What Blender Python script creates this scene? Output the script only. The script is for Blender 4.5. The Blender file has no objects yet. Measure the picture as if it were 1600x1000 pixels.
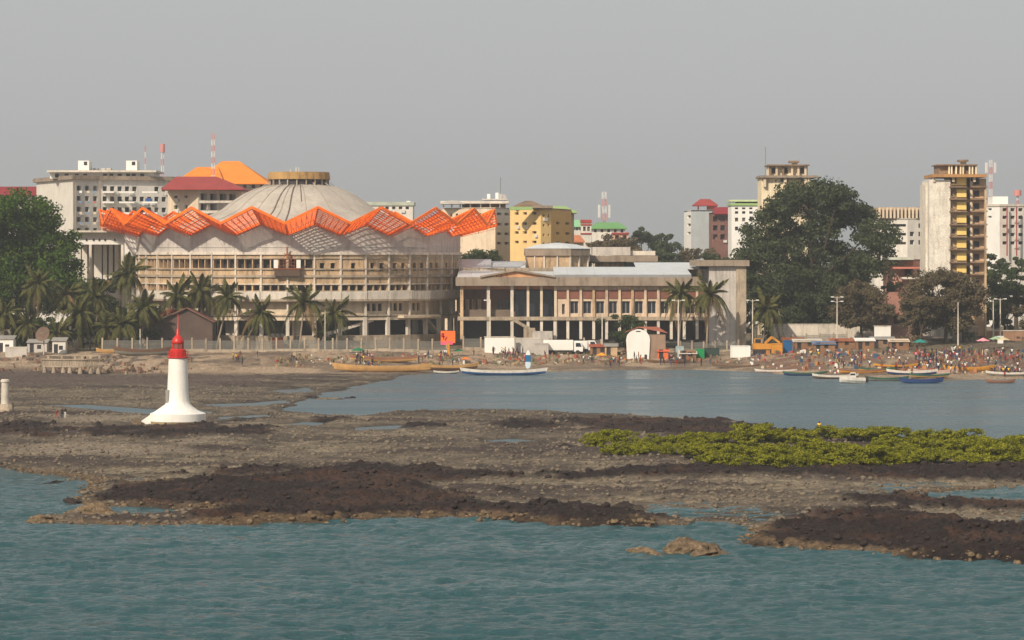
import bpy, math, random
import numpy as np
from mathutils import Vector, Matrix

random.seed(7); rng = np.random.default_rng(7)
C = bpy.context.scene.collection
PI = math.pi
R = math.radians

# ------------------------------------------------------------------ camera
F, HZ, CX, H = 5000.0, 400.0, 800.0, 21.6      # focal in photo pixels, horizon row, centre column, eye height
cam_d = bpy.data.cameras.new('camera'); cam = bpy.data.objects.new('camera', cam_d); C.objects.link(cam)
cam.location = (0, 0, H); cam.rotation_euler = (R(90), 0, 0)
cam_d.sensor_width = 36; cam_d.sensor_fit = 'HORIZONTAL'; cam_d.lens = 36 * F / 1600
cam_d.shift_y = -(500 - HZ) / 1600; cam_d.clip_start = 1; cam_d.clip_end = 20000
sc = bpy.context.scene; sc.camera = cam

# ------------------------------------------------------------------ sky, sun, exposure
SUN_AZ, SUN_EL = R(212), R(35)                  # clockwise from the view direction
wd = bpy.data.worlds.new('World'); sc.world = wd; wd.use_nodes = True
nt = wd.node_tree; nt.nodes.clear()
out = nt.nodes.new('ShaderNodeOutputWorld'); bg = nt.nodes.new('ShaderNodeBackground')
sky = nt.nodes.new('ShaderNodeTexSky'); sky.sky_type = 'NISHITA'; sky.sun_disc = False
sky.sun_elevation = SUN_EL; sky.sun_rotation = SUN_AZ; sky.dust_density = 3.0; sky.air_density = 1.0; sky.ozone_density = 2.0
hs = nt.nodes.new('ShaderNodeHueSaturation'); hs.inputs['Saturation'].default_value = 0.22
mx = nt.nodes.new('ShaderNodeMixRGB'); mx.inputs['Fac'].default_value = 0.75; mx.inputs['Color2'].default_value = (4.46, 4.52, 4.48, 1)
nt.links.new(sky.outputs[0], hs.inputs['Color']); nt.links.new(hs.outputs[0], mx.inputs['Color1'])
nt.links.new(mx.outputs[0], bg.inputs['Color']); nt.links.new(bg.outputs[0], out.inputs[0])
bg.inputs['Strength'].default_value = 0.109
sun_d = bpy.data.lights.new('sun', 'SUN'); sun_d.energy = 4.0; sun_d.angle = R(0.6); sun_d.color = (1.0, 0.87, 0.70)
sun = bpy.data.objects.new('sun', sun_d); C.objects.link(sun)
TO_SUN = Vector((math.sin(SUN_AZ) * math.cos(SUN_EL), math.cos(SUN_AZ) * math.cos(SUN_EL), math.sin(SUN_EL)))
sun.rotation_euler = (-TO_SUN).to_track_quat('-Z', 'Y').to_euler(); sun.location = (-200, -200, 200)
vs = sc.view_settings; vs.view_transform = 'Standard'; vs.look = 'None'; vs.exposure = 0.08; vs.gamma = 1; vs.use_curve_mapping = False
sc.cycles.max_bounces = 6; sc.cycles.volume_bounces = 0; sc.cycles.transparent_max_bounces = 12
sc.cycles.use_denoising = True

# ------------------------------------------------------------------ helpers
def W(px, py, Y): return Vector(((px - CX) * Y / F, Y, H - (py - HZ) * Y / F))
def lin(*c): return tuple(((v / 255) / 12.92 if v / 255 <= .04045 else (((v / 255) + .055) / 1.055) ** 2.4) for v in c)

MATS = {}
def mat(name, col, rough=.85, var=.18, scale=.35, stain=0.0, stain_col=(.05, .04, .03), metal=0.0, fine=0.0, bump=0.0, spec=.3):
    """procedural paint / concrete / metal: broad patches, fine speckle and rain streaks, all in world space"""
    if name in MATS: return MATS[name]
    m = bpy.data.materials.new(name); m.use_nodes = True; MATS[name] = m
    t = m.node_tree; N = t.nodes; L = t.links; b = N['Principled BSDF']
    b.inputs['Roughness'].default_value = rough; b.inputs['Metallic'].default_value = metal
    b.inputs['Specular IOR Level'].default_value = spec
    g = N.new('ShaderNodeNewGeometry')
    n1 = N.new('ShaderNodeTexNoise'); n1.inputs['Scale'].default_value = scale; n1.inputs['Detail'].default_value = 6; n1.inputs['Roughness'].default_value = .65
    L.new(g.outputs['Position'], n1.inputs['Vector'])
    mr = N.new('ShaderNodeMapRange'); mr.inputs['From Min'].default_value = .3; mr.inputs['From Max'].default_value = .7
    mr.inputs['To Min'].default_value = 1 - var; mr.inputs['To Max'].default_value = 1 + var
    L.new(n1.outputs['Fac'], mr.inputs['Value'])
    mul = N.new('ShaderNodeVectorMath'); mul.operation = 'SCALE'; mul.inputs[0].default_value = col
    L.new(mr.outputs[0], mul.inputs['Scale']); cur = mul.outputs[0]
    if stain > 0:
        mp = N.new('ShaderNodeMapping'); mp.inputs['Scale'].default_value = (1.1, 1.1, .16); L.new(g.outputs['Position'], mp.inputs['Vector'])
        n2 = N.new('ShaderNodeTexNoise'); n2.inputs['Scale'].default_value = 1.0; n2.inputs['Detail'].default_value = 7; n2.inputs['Roughness'].default_value = .7
        L.new(mp.outputs[0], n2.inputs['Vector'])
        r2 = N.new('ShaderNodeMapRange'); r2.inputs['From Min'].default_value = .48; r2.inputs['From Max'].default_value = .72
        r2.inputs['To Min'].default_value = 0; r2.inputs['To Max'].default_value = stain; L.new(n2.outputs['Fac'], r2.inputs['Value'])
        mix = N.new('ShaderNodeMixRGB'); L.new(r2.outputs[0], mix.inputs['Fac']); L.new(cur, mix.inputs['Color1'])
        mix.inputs['Color2'].default_value = (*stain_col, 1); cur = mix.outputs[0]
    if fine > 0:
        n3 = N.new('ShaderNodeTexNoise'); n3.inputs['Scale'].default_value = 4.0; n3.inputs['Detail'].default_value = 4
        L.new(g.outputs['Position'], n3.inputs['Vector'])
        r3 = N.new('ShaderNodeMapRange'); r3.inputs['From Min'].default_value = .3; r3.inputs['From Max'].default_value = .7
        r3.inputs['To Min'].default_value = 1 - fine; r3.inputs['To Max'].default_value = 1 + fine; L.new(n3.outputs['Fac'], r3.inputs['Value'])
        m3 = N.new('ShaderNodeVectorMath'); m3.operation = 'SCALE'; L.new(cur, m3.inputs[0]); L.new(r3.outputs[0], m3.inputs['Scale']); cur = m3.outputs[0]
    L.new(cur, b.inputs['Base Color'])
    if bump > 0:
        bp = N.new('ShaderNodeBump'); bp.inputs['Strength'].default_value = bump; bp.inputs['Distance'].default_value = .1
        L.new(n1.outputs['Fac'], bp.inputs['Height']); L.new(bp.outputs[0], b.inputs['Normal'])
    return m

def leaf_mat(name, c0, c1, trans=.25, scale=.25):
    if name in MATS: return MATS[name]
    m = bpy.data.materials.new(name); m.use_nodes = True; MATS[name] = m
    t = m.node_tree; N = t.nodes; L = t.links; N.clear()
    o = N.new('ShaderNodeOutputMaterial'); d = N.new('ShaderNodeBsdfDiffuse'); tr = N.new('ShaderNodeBsdfTranslucent'); ms = N.new('ShaderNodeMixShader')
    g = N.new('ShaderNodeNewGeometry'); n1 = N.new('ShaderNodeTexNoise'); n1.inputs['Scale'].default_value = scale; n1.inputs['Detail'].default_value = 3
    L.new(g.outputs['Position'], n1.inputs['Vector'])
    ad = N.new('ShaderNodeMath'); ad.operation = 'MULTIPLY_ADD'; ad.inputs[1].default_value = .5
    L.new(g.outputs['Random Per Island'], ad.inputs[0]); L.new(n1.outputs['Fac'], ad.inputs[2])
    mr = N.new('ShaderNodeMapRange'); mr.inputs['From Min'].default_value = .4; mr.inputs['From Max'].default_value = 1.05; L.new(ad.outputs[0], mr.inputs['Value'])
    mix = N.new('ShaderNodeMixRGB'); mix.inputs['Color1'].default_value = (*c0, 1); mix.inputs['Color2'].default_value = (*c1, 1); L.new(mr.outputs[0], mix.inputs['Fac'])
    L.new(mix.outputs[0], d.inputs['Color']); L.new(mix.outputs[0], tr.inputs['Color']); ms.inputs['Fac'].default_value = trans
    L.new(d.outputs[0], ms.inputs[1]); L.new(tr.outputs[0], ms.inputs[2]); L.new(ms.outputs[0], o.inputs[0])
    return m

class MB:
    def __init__(s): s.v = []; s.f = []
    def add(s, vs, fs):
        n = len(s.v); s.v += [tuple(p) for p in vs]; s.f += [tuple(i + n for i in f) for f in fs]; return s
    def box(s, x0, x1, y0, y1, z0, z1):
        return s.add([(x0,y0,z0),(x1,y0,z0),(x1,y1,z0),(x0,y1,z0),(x0,y0,z1),(x1,y0,z1),(x1,y1,z1),(x0,y1,z1)],
                     [(0,3,2,1),(4,5,6,7),(0,1,5,4),(1,2,6,5),(2,3,7,6),(3,0,4,7)])
    def beam(s, a, b, w, h, up=(0,0,1)):
        a = Vector(a); b = Vector(b); d = (b - a).normalized(); u = Vector(up)
        sd = d.cross(u)
        if sd.length < 1e-4: sd = d.cross(Vector((1,0,0)))
        sd.normalize(); u = sd.cross(d).normalized(); sd *= w / 2; u *= h / 2
        vs = [a-sd-u, a+sd-u, a+sd+u, a-sd+u, b-sd-u, b+sd-u, b+sd+u, b-sd+u]
        return s.add(vs, [(0,1,2,3),(7,6,5,4),(0,4,5,1),(1,5,6,2),(2,6,7,3),(3,7,4,0)])
    def lathe(s, prof, n=24, cx=0, cy=0, a0=0, a1=2*PI, cap=True):
        full = abs(a1 - a0 - 2*PI) < 1e-6; k = n if full else n + 1; vs = []; fs = []
        for r, z in prof:
            for i in range(k):
                a = a0 + (a1 - a0) * i / n; vs.append((cx + r*math.sin(a), cy - r*math.cos(a), z))
        for j in range(len(prof) - 1):
            for i in range(n):
                i2 = (i + 1) % k if full else i + 1
                fs.append((j*k+i, j*k+i2, (j+1)*k+i2, (j+1)*k+i))
        if cap and full:
            if prof[-1][0] > 1e-4: fs.append(tuple((len(prof)-1)*k + i for i in range(k)))
            if prof[0][0] > 1e-4: fs.append(tuple(reversed(range(k))))
        return s.add(vs, fs)
    def tube(s, pts, rad, n=6):
        pts = [Vector(p) for p in pts]; vs = []; fs = []
        for i, p in enumerate(pts):
            d = (pts[min(i+1, len(pts)-1)] - pts[max(i-1, 0)]).normalized()
            a = d.cross(Vector((.3, 1, .2)) if abs(d.y) < .9 else Vector((1, 0, 0))).normalized(); b = d.cross(a)
            r = rad[i] if isinstance(rad, (list, tuple)) else rad
            for k in range(n): t = 2*PI*k/n; vs.append(p + (a*math.cos(t) + b*math.sin(t)) * r)
        for i in range(len(pts)-1):
            for k in range(n): k2 = (k+1) % n; fs.append((i*n+k, i*n+k2, (i+1)*n+k2, (i+1)*n+k))
        fs.append(tuple(reversed(range(n)))); fs.append(tuple((len(pts)-1)*n + k for k in range(n)))
        return s.add(vs, fs)
    def prism(s, poly, z0, z1):
        n = len(poly); vs = [(x, y, z0) for x, y in poly] + [(x, y, z1) for x, y in poly]
        fs = [tuple(reversed(range(n))), tuple(range(n, 2*n))] + [(i, (i+1) % n, n+(i+1) % n, n+i) for i in range(n)]
        return s.add(vs, fs)
    def extr_y(s, poly, y0, y1):       # polygon in (x, z), extruded along y
        n = len(poly); vs = [(x, y0, z) for x, z in poly] + [(x, y1, z) for x, z in poly]
        fs = [tuple(range(n)), tuple(reversed(range(n, 2*n)))] + [(i, n+i, n+(i+1) % n, (i+1) % n) for i in range(n)]
        return s.add(vs, fs)
    def mesh(s, name, m=None, smooth=False):
        me = bpy.data.meshes.new(name); me.from_pydata(s.v, [], s.f)
        if m: me.materials.append(m)
        if smooth: me.polygons.foreach_set('use_smooth', [True]*len(me.polygons))
        me.update(); return me
    def build(s, name, m, parent=None, loc=(0,0,0), rz=0, smooth=False):
        return put(name, s.mesh(name, m, smooth), parent, loc, rz)

def put(name, me, parent=None, loc=(0,0,0), rz=0):
    o = bpy.data.objects.new(name, me); C.objects.link(o); o.location = loc
    if rz: o.rotation_euler = (0, 0, rz)
    if parent: o.parent = parent
    return o
def tag(o, label, cat, group=None):
    o['label'] = label; o['category'] = cat
    if group: o['group'] = group
    return o
def thing(name, label, cat, loc=(0,0,0), rz=0, group=None):
    o = bpy.data.objects.new(name, None); C.objects.link(o); o.location = loc; o.rotation_euler = (0,0,rz); o.empty_display_size = .5
    return tag(o, label, cat, group)
def kind(o, k): o['kind'] = k; return o
def copy_tree(o, parent=None):
    c = o.copy(); C.objects.link(c); c.parent = parent
    for ch in o.children: copy_tree(ch, c)
    return c

# vectorised value noise
def _h(ix, iy, seed):
    n = (ix.astype(np.int64) * 374761393 + iy.astype(np.int64) * 668265263 + seed * 1442695041) & 0xffffffff
    n = ((n ^ (n >> 13)) * 1274126177) & 0xffffffff
    return ((n ^ (n >> 16)) & 0xffff) / 65535.0
def vn(x, y, seed=0):
    ix = np.floor(x); iy = np.floor(y); fx = x - ix; fy = y - iy; fx = fx*fx*(3-2*fx); fy = fy*fy*(3-2*fy)
    a = _h(ix, iy, seed); b = _h(ix+1, iy, seed); c = _h(ix, iy+1, seed); d = _h(ix+1, iy+1, seed)
    return (a*(1-fx)+b*fx)*(1-fy) + (c*(1-fx)+d*fx)*fy
def fbm(x, y, o=4, seed=0):
    r = 0; a = .5; t = 0
    for i in range(o): r = r + a*vn(x*2**i, y*2**i, seed+i*17); t += a; a *= .55
    return r/t
def ridged(x, y, o=4, seed=0):
    r = 0; a = .5; t = 0
    for i in range(o): r = r + a*(1-np.abs(2*vn(x*2**i, y*2**i, seed+i*13)-1)); t += a; a *= .55
    return r/t
def sst(a, b, x): t = np.clip((x-a)/(b-a), 0, 1); return t*t*(3-2*t)
# ------------------------------------------------------------------ ground: tidal flat, beach and town land in one sheet
def plan(poly): return [((px-CX)*(H*F/(py-HZ))/F, H*F/(py-HZ)) for px, py in poly]
def sdf(poly, X, Y):
    P = plan(poly); d = np.full(X.shape, 1e18); ins = np.zeros(X.shape, bool)
    for i in range(len(P)):
        ax, ay = P[i]; bx, by = P[i-1]; ex, ey = bx-ax, by-ay
        wx, wy = X-ax, Y-ay; t = np.clip((wx*ex+wy*ey)/(ex*ex+ey*ey+1e-9), 0, 1)
        d = np.minimum(d, (wx-ex*t)**2+(wy-ey*t)**2)
        c = ((ay <= Y) & (by > Y)) | ((by <= Y) & (ay > Y))
        xi = ax + (Y-ay)/(ey if abs(ey) > 1e-9 else 1e-9)*ex
        ins ^= c & (X < xi)
    d = np.sqrt(d); return np.where(ins, d, -d)
FRONT = [(-300,728),(0,728),(40,739),(110,746),(144,754),(120,768),(99,782),(112,790),(135,794),(189,794),(252,796),(301,799),(288,804),(200,808),(67,808),(31,818),(90,822),(261,829),(360,822),(450,819),(560,816),(720,815),(800,821),(880,826),(983,828),(1024,823),(1150,823),(1168,836),(1159,854),(1240,862),(1375,871),(1465,877),(1600,884),(9000,900),(9000,1600),(-9000,1600),(-9000,728)]
BAY = [(9000,592),(1600,592),(1450,595),(1300,590),(1200,582),(1100,578),(960,578),(860,581),(700,582),(640,586),(600,594),(560,602),(525,611),(490,621),(455,631),(440,641),(470,645),(520,650),(560,651),(600,646),(700,642),(800,643),(900,647),(1000,651),(1100,656),(1180,663),(1240,675),(1290,678),(1400,692),(1520,700),(1600,695),(9000,690)]
POOLS = [[(75,634),(130,633),(230,640),(330,640),(320,648),(230,648),(120,640)], [(1435,773),(1500,768),(1600,763),(1800,763),(1800,790),(1600,791),(1540,788),(1500,785),(1450,780)],
         [(425,665),(470,659),(520,660),(500,667)], [(735,690),(800,686),(845,689),(800,694)], [(545,668),(620,665),(640,671),(560,674)], [(206,757),(240,755),(246,759),(215,761)], [(340,652),(420,648),(430,653),(350,657)], [(325,632),(400,629),(450,624),(455,630),(400,637),(335,640)], [(430,611),(480,606),(500,611),(450,616)]]
ROCKS = [[(105,783),(140,760),(200,754),(300,757),(400,752),(470,744),(540,733),(650,736),(740,744),(800,752),(700,757),(640,766),(700,772),(775,782),(790,797),(830,788),(880,796),(900,794),(1000,802),(1065,818),(1030,829),(880,829),(720,817),(450,821),(330,822),(310,803),(200,795)],
         [(1150,852),(1180,832),(1300,808),(1320,782),(1440,780),(1480,787),(1400,802),(1500,822),(1600,830),(1800,835),(1800,890),(1600,886),(1400,872),(1250,862)],
         [(890,662),(960,656),(1100,659),(1240,674),(1285,682),(1100,686),(1000,684),(920,670)],
         [(1060,732),(1150,737),(1300,737),(1450,732),(1600,730),(1800,730),(1800,752),(1500,756),(1300,750),(1100,747),(860,757),(840,747)],
         [(140,670),(210,669),(330,667),(420,673),(400,684),(280,688),(150,682)], [(622,668),(650,661),(682,668),(650,674)], [(760,668),(860,660),(870,672),(790,676)],
         [(0,664),(60,668),(130,678),(60,684),(-60,684)], [(1320,788),(1420,776),(1600,790),(1800,792),(1800,802),(1500,800)], [(250,745),(420,736),(520,730),(480,742),(300,750)], [(505,655),(560,652),(570,658),(515,660)]]
SHOREROCK = [(-60,560),(70,566),(150,592),(300,588),(420,592),(400,606),(250,606),(60,606),(-60,612)]
SAND = [[(40,652),(120,654),(215,655),(215,664),(100,664)], [(270,694),(340,686),(352,693),(275,699)], [(0,700),(120,690),(260,700),(350,712),(150,716),(0,722)]]
def yshore(px): 
    return H*F/(np.interp(px, [-400,0,150,300,560,700,960,1100,1200,1300,1600,2000], [582,582,583,584,584,581,578,578,582,590,592,592])-HZ)
def ground_field(X, Y):
    """height and albedo of the ground at plan points"""
    px = CX + F*X/Y
    wob = (fbm(X/7, Y/11, 4, 3)-.5)
    fine = fbm(X/1.2, Y/1.6, 4, 9)-.5
    near = Y < 760
    sdw = np.full(X.shape, 60.0)
    xs, ys = X[near], Y[near]; w = np.full(xs.shape, 60.0)
    for p in [FRONT, BAY] : w = np.minimum(w, -sdf(p, xs, ys))
    for p in POOLS: w = np.minimum(w, -sdf(p, xs, ys)+.25)
    sdw[near] = w
    amp = np.where(Y < 420, 3.2, 5.0)
    sdw = sdw + wob*amp + fine*1.0
    z = np.clip(sdw*.16, -1.0, .30) + np.where(sdw > .5, 1, 0)*np.clip((sdw-.5)/3, 0, 1)*((fbm(X/9, Y/22, 4, 21)-.5)*.7 + fine*.34)
    rock = np.zeros(X.shape); rr = np.zeros(xs.shape)
    for i, p in enumerate(ROCKS):
        s = sdf(p, xs, ys); rr = np.maximum(rr, sst(-1.6, 1.6, s + 13*(fbm(xs/5+i*7, ys/7, 5, 31)-.5)-.2))
    s = sdf(SHOREROCK, xs, ys); sr = sst(-3, 3, s + 10*(fbm(xs/3, ys/9, 4, 77)-.5))
    rock[near] = rr; srk = np.zeros(X.shape); srk[near] = sr
    rz = (ridged(X/2.2, Y/3.4, 5, 41)-.45)*.50 + (ridged(X/.8, Y/1.2, 3, 47)-.5)*.55
    z = z + rock*np.where(Y > 380, .6, 1.0)*(.14 + rz)*sst(-.6, 2.0, sdw) + srk*(.1+.5*rz)
    # scattered low ridges of stones across the flat
    strip = sst(.56, .68, fbm(X/16, Y/6, 4, 55))*sst(1, 4, sdw)
    z = z + strip*(.12 + .45*rz)*np.where(Y < 560, 1, 0)
    # beach and town land
    ys_ = yshore(px); d = Y - ys_
    z = z + sst(0, 42, d)*2.3 + sst(30, 120, d)*(.25+1.05*sst(1120, 1240, px)) + sst(300, 1500, d)*2.0
    # albedo
    def mixc(a, b, t): return a*(1-t[:, None]) + np.array(b)[None, :]*t[:, None]
    patch = fbm(X/13, Y/9, 5, 61); col = np.tile(np.array((.165, .135, .10)), (len(X), 1))
    col = mixc(col, (.092, .072, .055), sst(.47, .64, patch)); col = mixc(col, (.260, .220, .155), sst(.56, .72, fbm(X/11, Y/8, 5, 67))*.8)
    spk = fbm(X/.8, Y/1.4, 3, 71); col = col*np.array((.80, .76, .72))*(.25+1.5*spk)[:, None]
    col = mixc(col, (.050, .034, .030), np.clip(strip*.85, 0, 1))
    sd = np.zeros(X.shape); q = np.zeros(xs.shape)
    for p in SAND: q = np.maximum(q, sst(-2, 3, sdf(p, xs, ys)+6*(fbm(xs/5, ys/9, 3, 81)-.5)))
    sd[near] = q; col = mixc(col, (.25, .20, .145), sd*.75)
    rk = np.tile(np.array((.036, .020, .017)), (len(X), 1)); rk = mixc(rk, (.092, .046, .030), sst(.5, .66, fbm(X/6, Y/7, 4, 91))); rk = rk*(.30+.45*fbm(X/.6, Y/.8, 3, 95))[:, None]
    col = col*(1-rock[:, None]) + rk*rock[:, None]
    edge = sst(3.6, 1.2, sdw)*np.where(Y < 330, 1, 0)*sst(.35, .55, fbm(X/9, Y/13, 3, 97)); col = mixc(col, (.150, .098, .052), edge*.85)
    wet = sst(2.2, .3, sdw); col = col*(1-.40*wet)[:, None]
    bch = sst(-16, 2, d); bc = np.tile(np.array((.36, .265, .18)), (len(X), 1)); bc = mixc(bc, (.20, .145, .10), sst(.45, .65, fbm(X/8, Y/14, 4, 101)))
    lit = sst(.50, .66, fbm(X/2.2, Y/4, 4, 111))*np.where((d > 14), 1, 0); bc = mixc(bc, (.13, .10, .075), lit)
    right = sst(1130, 1230, px)*sst(2, 10, d); bc = mixc(bc, (.19, .105, .07), right*sst(.4, .6, fbm(X/5, Y/8, 4, 105)))
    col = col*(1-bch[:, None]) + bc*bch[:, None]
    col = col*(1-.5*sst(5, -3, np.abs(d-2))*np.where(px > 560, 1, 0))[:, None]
    srk2 = srk*sst(14, 2, d); col = mixc(col, (.095, .068, .056), srk2*.8)
    town = sst(40, 60, d); col = mixc(col, (.12, .105, .07), town*.7)
    return z, col, rock, sdw
UMAX = .235
us = np.concatenate([-np.geomspace(1.6, .242, 24), np.linspace(-UMAX, UMAX, 640), np.geomspace(.242, 1.6, 24)])
ly = list(np.arange(math.log(212), math.log(640), .00125)); y0 = ly[-1]
while math.exp(ly[-1]) < 9000: ly.append(ly[-1] + min(.05, .00125 + (ly[-1]-y0)*.06))
ly = np.array(ly)
LY, UU = np.meshgrid(ly, us, indexing='ij'); YY = np.exp(LY).ravel(); XX = (UU.ravel()*YY)
GZ, GCOL, GROCK, GSD = ground_field(XX, YY)
nr, nc = len(ly), len(us)
def gz(x, y):
    a = np.clip(np.interp(math.log(y), ly, np.arange(nr)), 0, nr-1.001); b = np.clip(np.interp(x/y, us, np.arange(nc)), 0, nc-1.001)
    i, j = int(a), int(b); fa, fb = a-i, b-j; G = GZ
    return float((G[i*nc+j]*(1-fb)+G[i*nc+j+1]*fb)*(1-fa) + (G[(i+1)*nc+j]*(1-fb)+G[(i+1)*nc+j+1]*fb)*fa)
def grid_mesh(name, V, nr, nc):
    me = bpy.data.meshes.new(name); me.vertices.add(len(V)); me.vertices.foreach_set('co', V.astype(np.float32).ravel())
    idx = np.arange(nr*nc).reshape(nr, nc); q = np.stack([idx[:-1,:-1], idx[:-1,1:], idx[1:,1:], idx[1:,:-1]], -1).reshape(-1, 4)
    me.loops.add(q.size); me.loops.foreach_set('vertex_index', q.ravel().astype(np.int32))
    me.polygons.add(len(q)); me.polygons.foreach_set('loop_start', np.arange(0, q.size, 4, dtype=np.int32))
    me.polygons.foreach_set('use_smooth', np.ones(len(q), bool)); me.update(); me.validate(); return me
gme = grid_mesh('ground', np.stack([XX, YY, GZ], -1), nr, nc)
at = gme.color_attributes.new('albedo', 'FLOAT_COLOR', 'POINT'); at.data.foreach_set('color', np.concatenate([GCOL, np.ones((len(GCOL), 1))], 1).astype(np.float32).ravel())
def ground_material():
    m = bpy.data.materials.new('ground'); m.use_nodes = True; t = m.node_tree; N = t.nodes; L = t.links; b = N['Principled BSDF']
    a = N.new('ShaderNodeAttribute'); a.attribute_name = 'albedo'; g = N.new('ShaderNodeNewGeometry')
    n1 = N.new('ShaderNodeTexNoise'); n1.inputs['Scale'].default_value = 2.4; n1.inputs['Detail'].default_value = 6; n1.inputs['Roughness'].default_value = .75
    v1 = N.new('ShaderNodeTexVoronoi'); v1.inputs['Scale'].default_value = 3.2; v1.inputs['Randomness'].default_value = 1
    for n in (n1, v1): L.new(g.outputs['Position'], n.inputs['Vector'])
    mr = N.new('ShaderNodeMapRange'); mr.inputs['From Min'].default_value = .32; mr.inputs['From Max'].default_value = .68; mr.inputs['To Min'].default_value = .35; mr.inputs['To Max'].default_value = 1.75
    L.new(n1.outputs['Fac'], mr.inputs['Value'])
    s = N.new('ShaderNodeVectorMath'); s.operation = 'SCALE'; L.new(a.outputs['Color'], s.inputs[0]); L.new(mr.outputs[0], s.inputs['Scale'])
    hv = N.new('ShaderNodeMapRange'); hv.inputs['To Min'].default_value = .72; hv.inputs['To Max'].default_value = 1.3; L.new(v1.outputs['Color'], hv.inputs['Value'])
    s2 = N.new('ShaderNodeVectorMath'); s2.operation = 'SCALE'; L.new(s.outputs[0], s2.inputs[0]); L.new(hv.outputs[0], s2.inputs['Scale'])
    L.new(s2.outputs[0], b.inputs['Base Color']); b.inputs['Roughness'].default_value = .8; b.inputs['Specular IOR Level'].default_value = .25
    bp = N.new('ShaderNodeBump'); bp.inputs['Strength'].default_value = .8; bp.inputs['Distance'].default_value = .3
    L.new(n1.outputs['Fac'], bp.inputs['Height']); L.new(bp.outputs[0], b.inputs['Normal']); return m
gmat = ground_material(); gme.materials.append(gmat)
kind(put('ground', gme), 'structure')

# ------------------------------------------------------------------ sea
def water_material():
    m = bpy.data.materials.new('sea_water'); m.use_nodes = True; t = m.node_tree; N = t.nodes; L = t.links; b = N['Principled BSDF']
    g = N.new('ShaderNodeNewGeometry')
    b.inputs['Roughness'].default_value = .15; b.inputs['IOR'].default_value = 1.33; b.inputs['Specular IOR Level'].default_value = .3
    n0 = N.new('ShaderNodeTexNoise'); n0.inputs['Scale'].default_value = .03; n0.inputs['Detail'].default_value = 5; L.new(g.outputs['Position'], n0.inputs['Vector'])
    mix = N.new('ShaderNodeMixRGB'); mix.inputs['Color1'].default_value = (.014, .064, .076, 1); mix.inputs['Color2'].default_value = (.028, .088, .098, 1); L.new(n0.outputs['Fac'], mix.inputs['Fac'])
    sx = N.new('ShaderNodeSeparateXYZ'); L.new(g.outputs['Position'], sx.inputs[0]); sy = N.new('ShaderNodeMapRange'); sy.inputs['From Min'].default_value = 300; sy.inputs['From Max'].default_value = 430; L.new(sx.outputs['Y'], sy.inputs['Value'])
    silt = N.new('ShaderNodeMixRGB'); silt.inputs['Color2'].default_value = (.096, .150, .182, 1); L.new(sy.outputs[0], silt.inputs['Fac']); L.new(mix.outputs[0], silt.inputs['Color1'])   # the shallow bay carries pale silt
    L.new(silt.outputs[0], b.inputs['Base Color'])
    rg = N.new('ShaderNodeMapRange'); rg.inputs['From Min'].default_value = 300; rg.inputs['From Max'].default_value = 430; rg.inputs['To Min'].default_value = .09; rg.inputs['To Max'].default_value = .30; L.new(sx.outputs['Y'], rg.inputs['Value']); wp = N.new('ShaderNodeMapping'); wp.inputs['Scale'].default_value = (.02, .07, 1); L.new(g.outputs['Position'], wp.inputs['Vector']); wn = N.new('ShaderNodeTexNoise'); wn.inputs['Scale'].default_value = 1; wn.inputs['Detail'].default_value = 6; L.new(wp.outputs[0], wn.inputs['Vector']); wr = N.new('ShaderNodeMapRange'); wr.inputs['From Min'].default_value = .35; wr.inputs['From Max'].default_value = .65; wr.inputs['To Min'].default_value = .55; wr.inputs['To Max'].default_value = 1.5; L.new(wn.outputs['Fac'], wr.inputs['Value']); wm_ = N.new('ShaderNodeMath'); wm_.operation = 'MULTIPLY'; L.new(rg.outputs[0], wm_.inputs[0]); L.new(wr.outputs[0], wm_.inputs[1]); L.new(wm_.outputs[0], b.inputs['Roughness'])   # cat's-paws of wind
    return m
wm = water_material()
# real ripples near the camera, calmer in the sheltered bay; one sheet
wu = np.concatenate([-np.geomspace(4.0, .32, 20), np.linspace(-.31, .31, 640), np.geomspace(.32, 4.0, 20)]); wl = list(np.linspace(math.log(8), math.log(160), 40)) + list(np.arange(math.log(165), math.log(300), .0011)); w0 = wl[-1]
while math.exp(wl[-1]) < 9000: wl.append(wl[-1] + min(.06, .0011 + (wl[-1]-w0)*.012))
wl = np.array(wl); A, B = np.meshgrid(wl, wu, indexing='ij'); wy = np.exp(A).ravel(); wx = B.ravel()*wy
def waves(x, y):
    z = 0
    for (lam, amp, ang, sd) in [(5.0,.11,.2,1),(2.6,.14,-.25,2),(1.4,.14,.35,3),(.75,.09,-.1,4)]:
        u = x*math.sin(ang) + y*math.cos(ang); v = x*math.cos(ang) - y*math.sin(ang)
        z = z + amp*2*(ridged(u/lam*.8+fbm(x/9, y/9, 2, sd)*1.2, v/(lam*2.6), 2, 200+sd)-.5)
    return z*(.6+.9*fbm(x/30, y/40, 3, 300))
near = (wy < 330) & (wy > 162) & (np.abs(wx/wy) < .3101)
wz = np.zeros(len(wx)); fade = np.clip((330-wy)/60, 0, 1); wz[near] = waves(wx[near], wy[near])*(fade*np.clip((.31-np.abs(wx/wy))/.03, 0, 1))[near]
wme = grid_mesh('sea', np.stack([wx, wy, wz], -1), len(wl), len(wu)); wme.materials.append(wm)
kind(put('sea', wme), 'structure')
b = wm.node_tree; N = b.nodes; L = b.links
g = N.new('ShaderNodeNewGeometry'); mp = N.new('ShaderNodeMapping'); mp.inputs['Scale'].default_value = (.55, 1.0, 1); L.new(g.outputs['Position'], mp.inputs['Vector'])
nz = N.new('ShaderNodeTexNoise'); nz.inputs['Scale'].default_value = 1.3; nz.inputs['Detail'].default_value = 6; nz.inputs['Roughness'].default_value = .62; L.new(mp.outputs[0], nz.inputs['Vector'])
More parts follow.
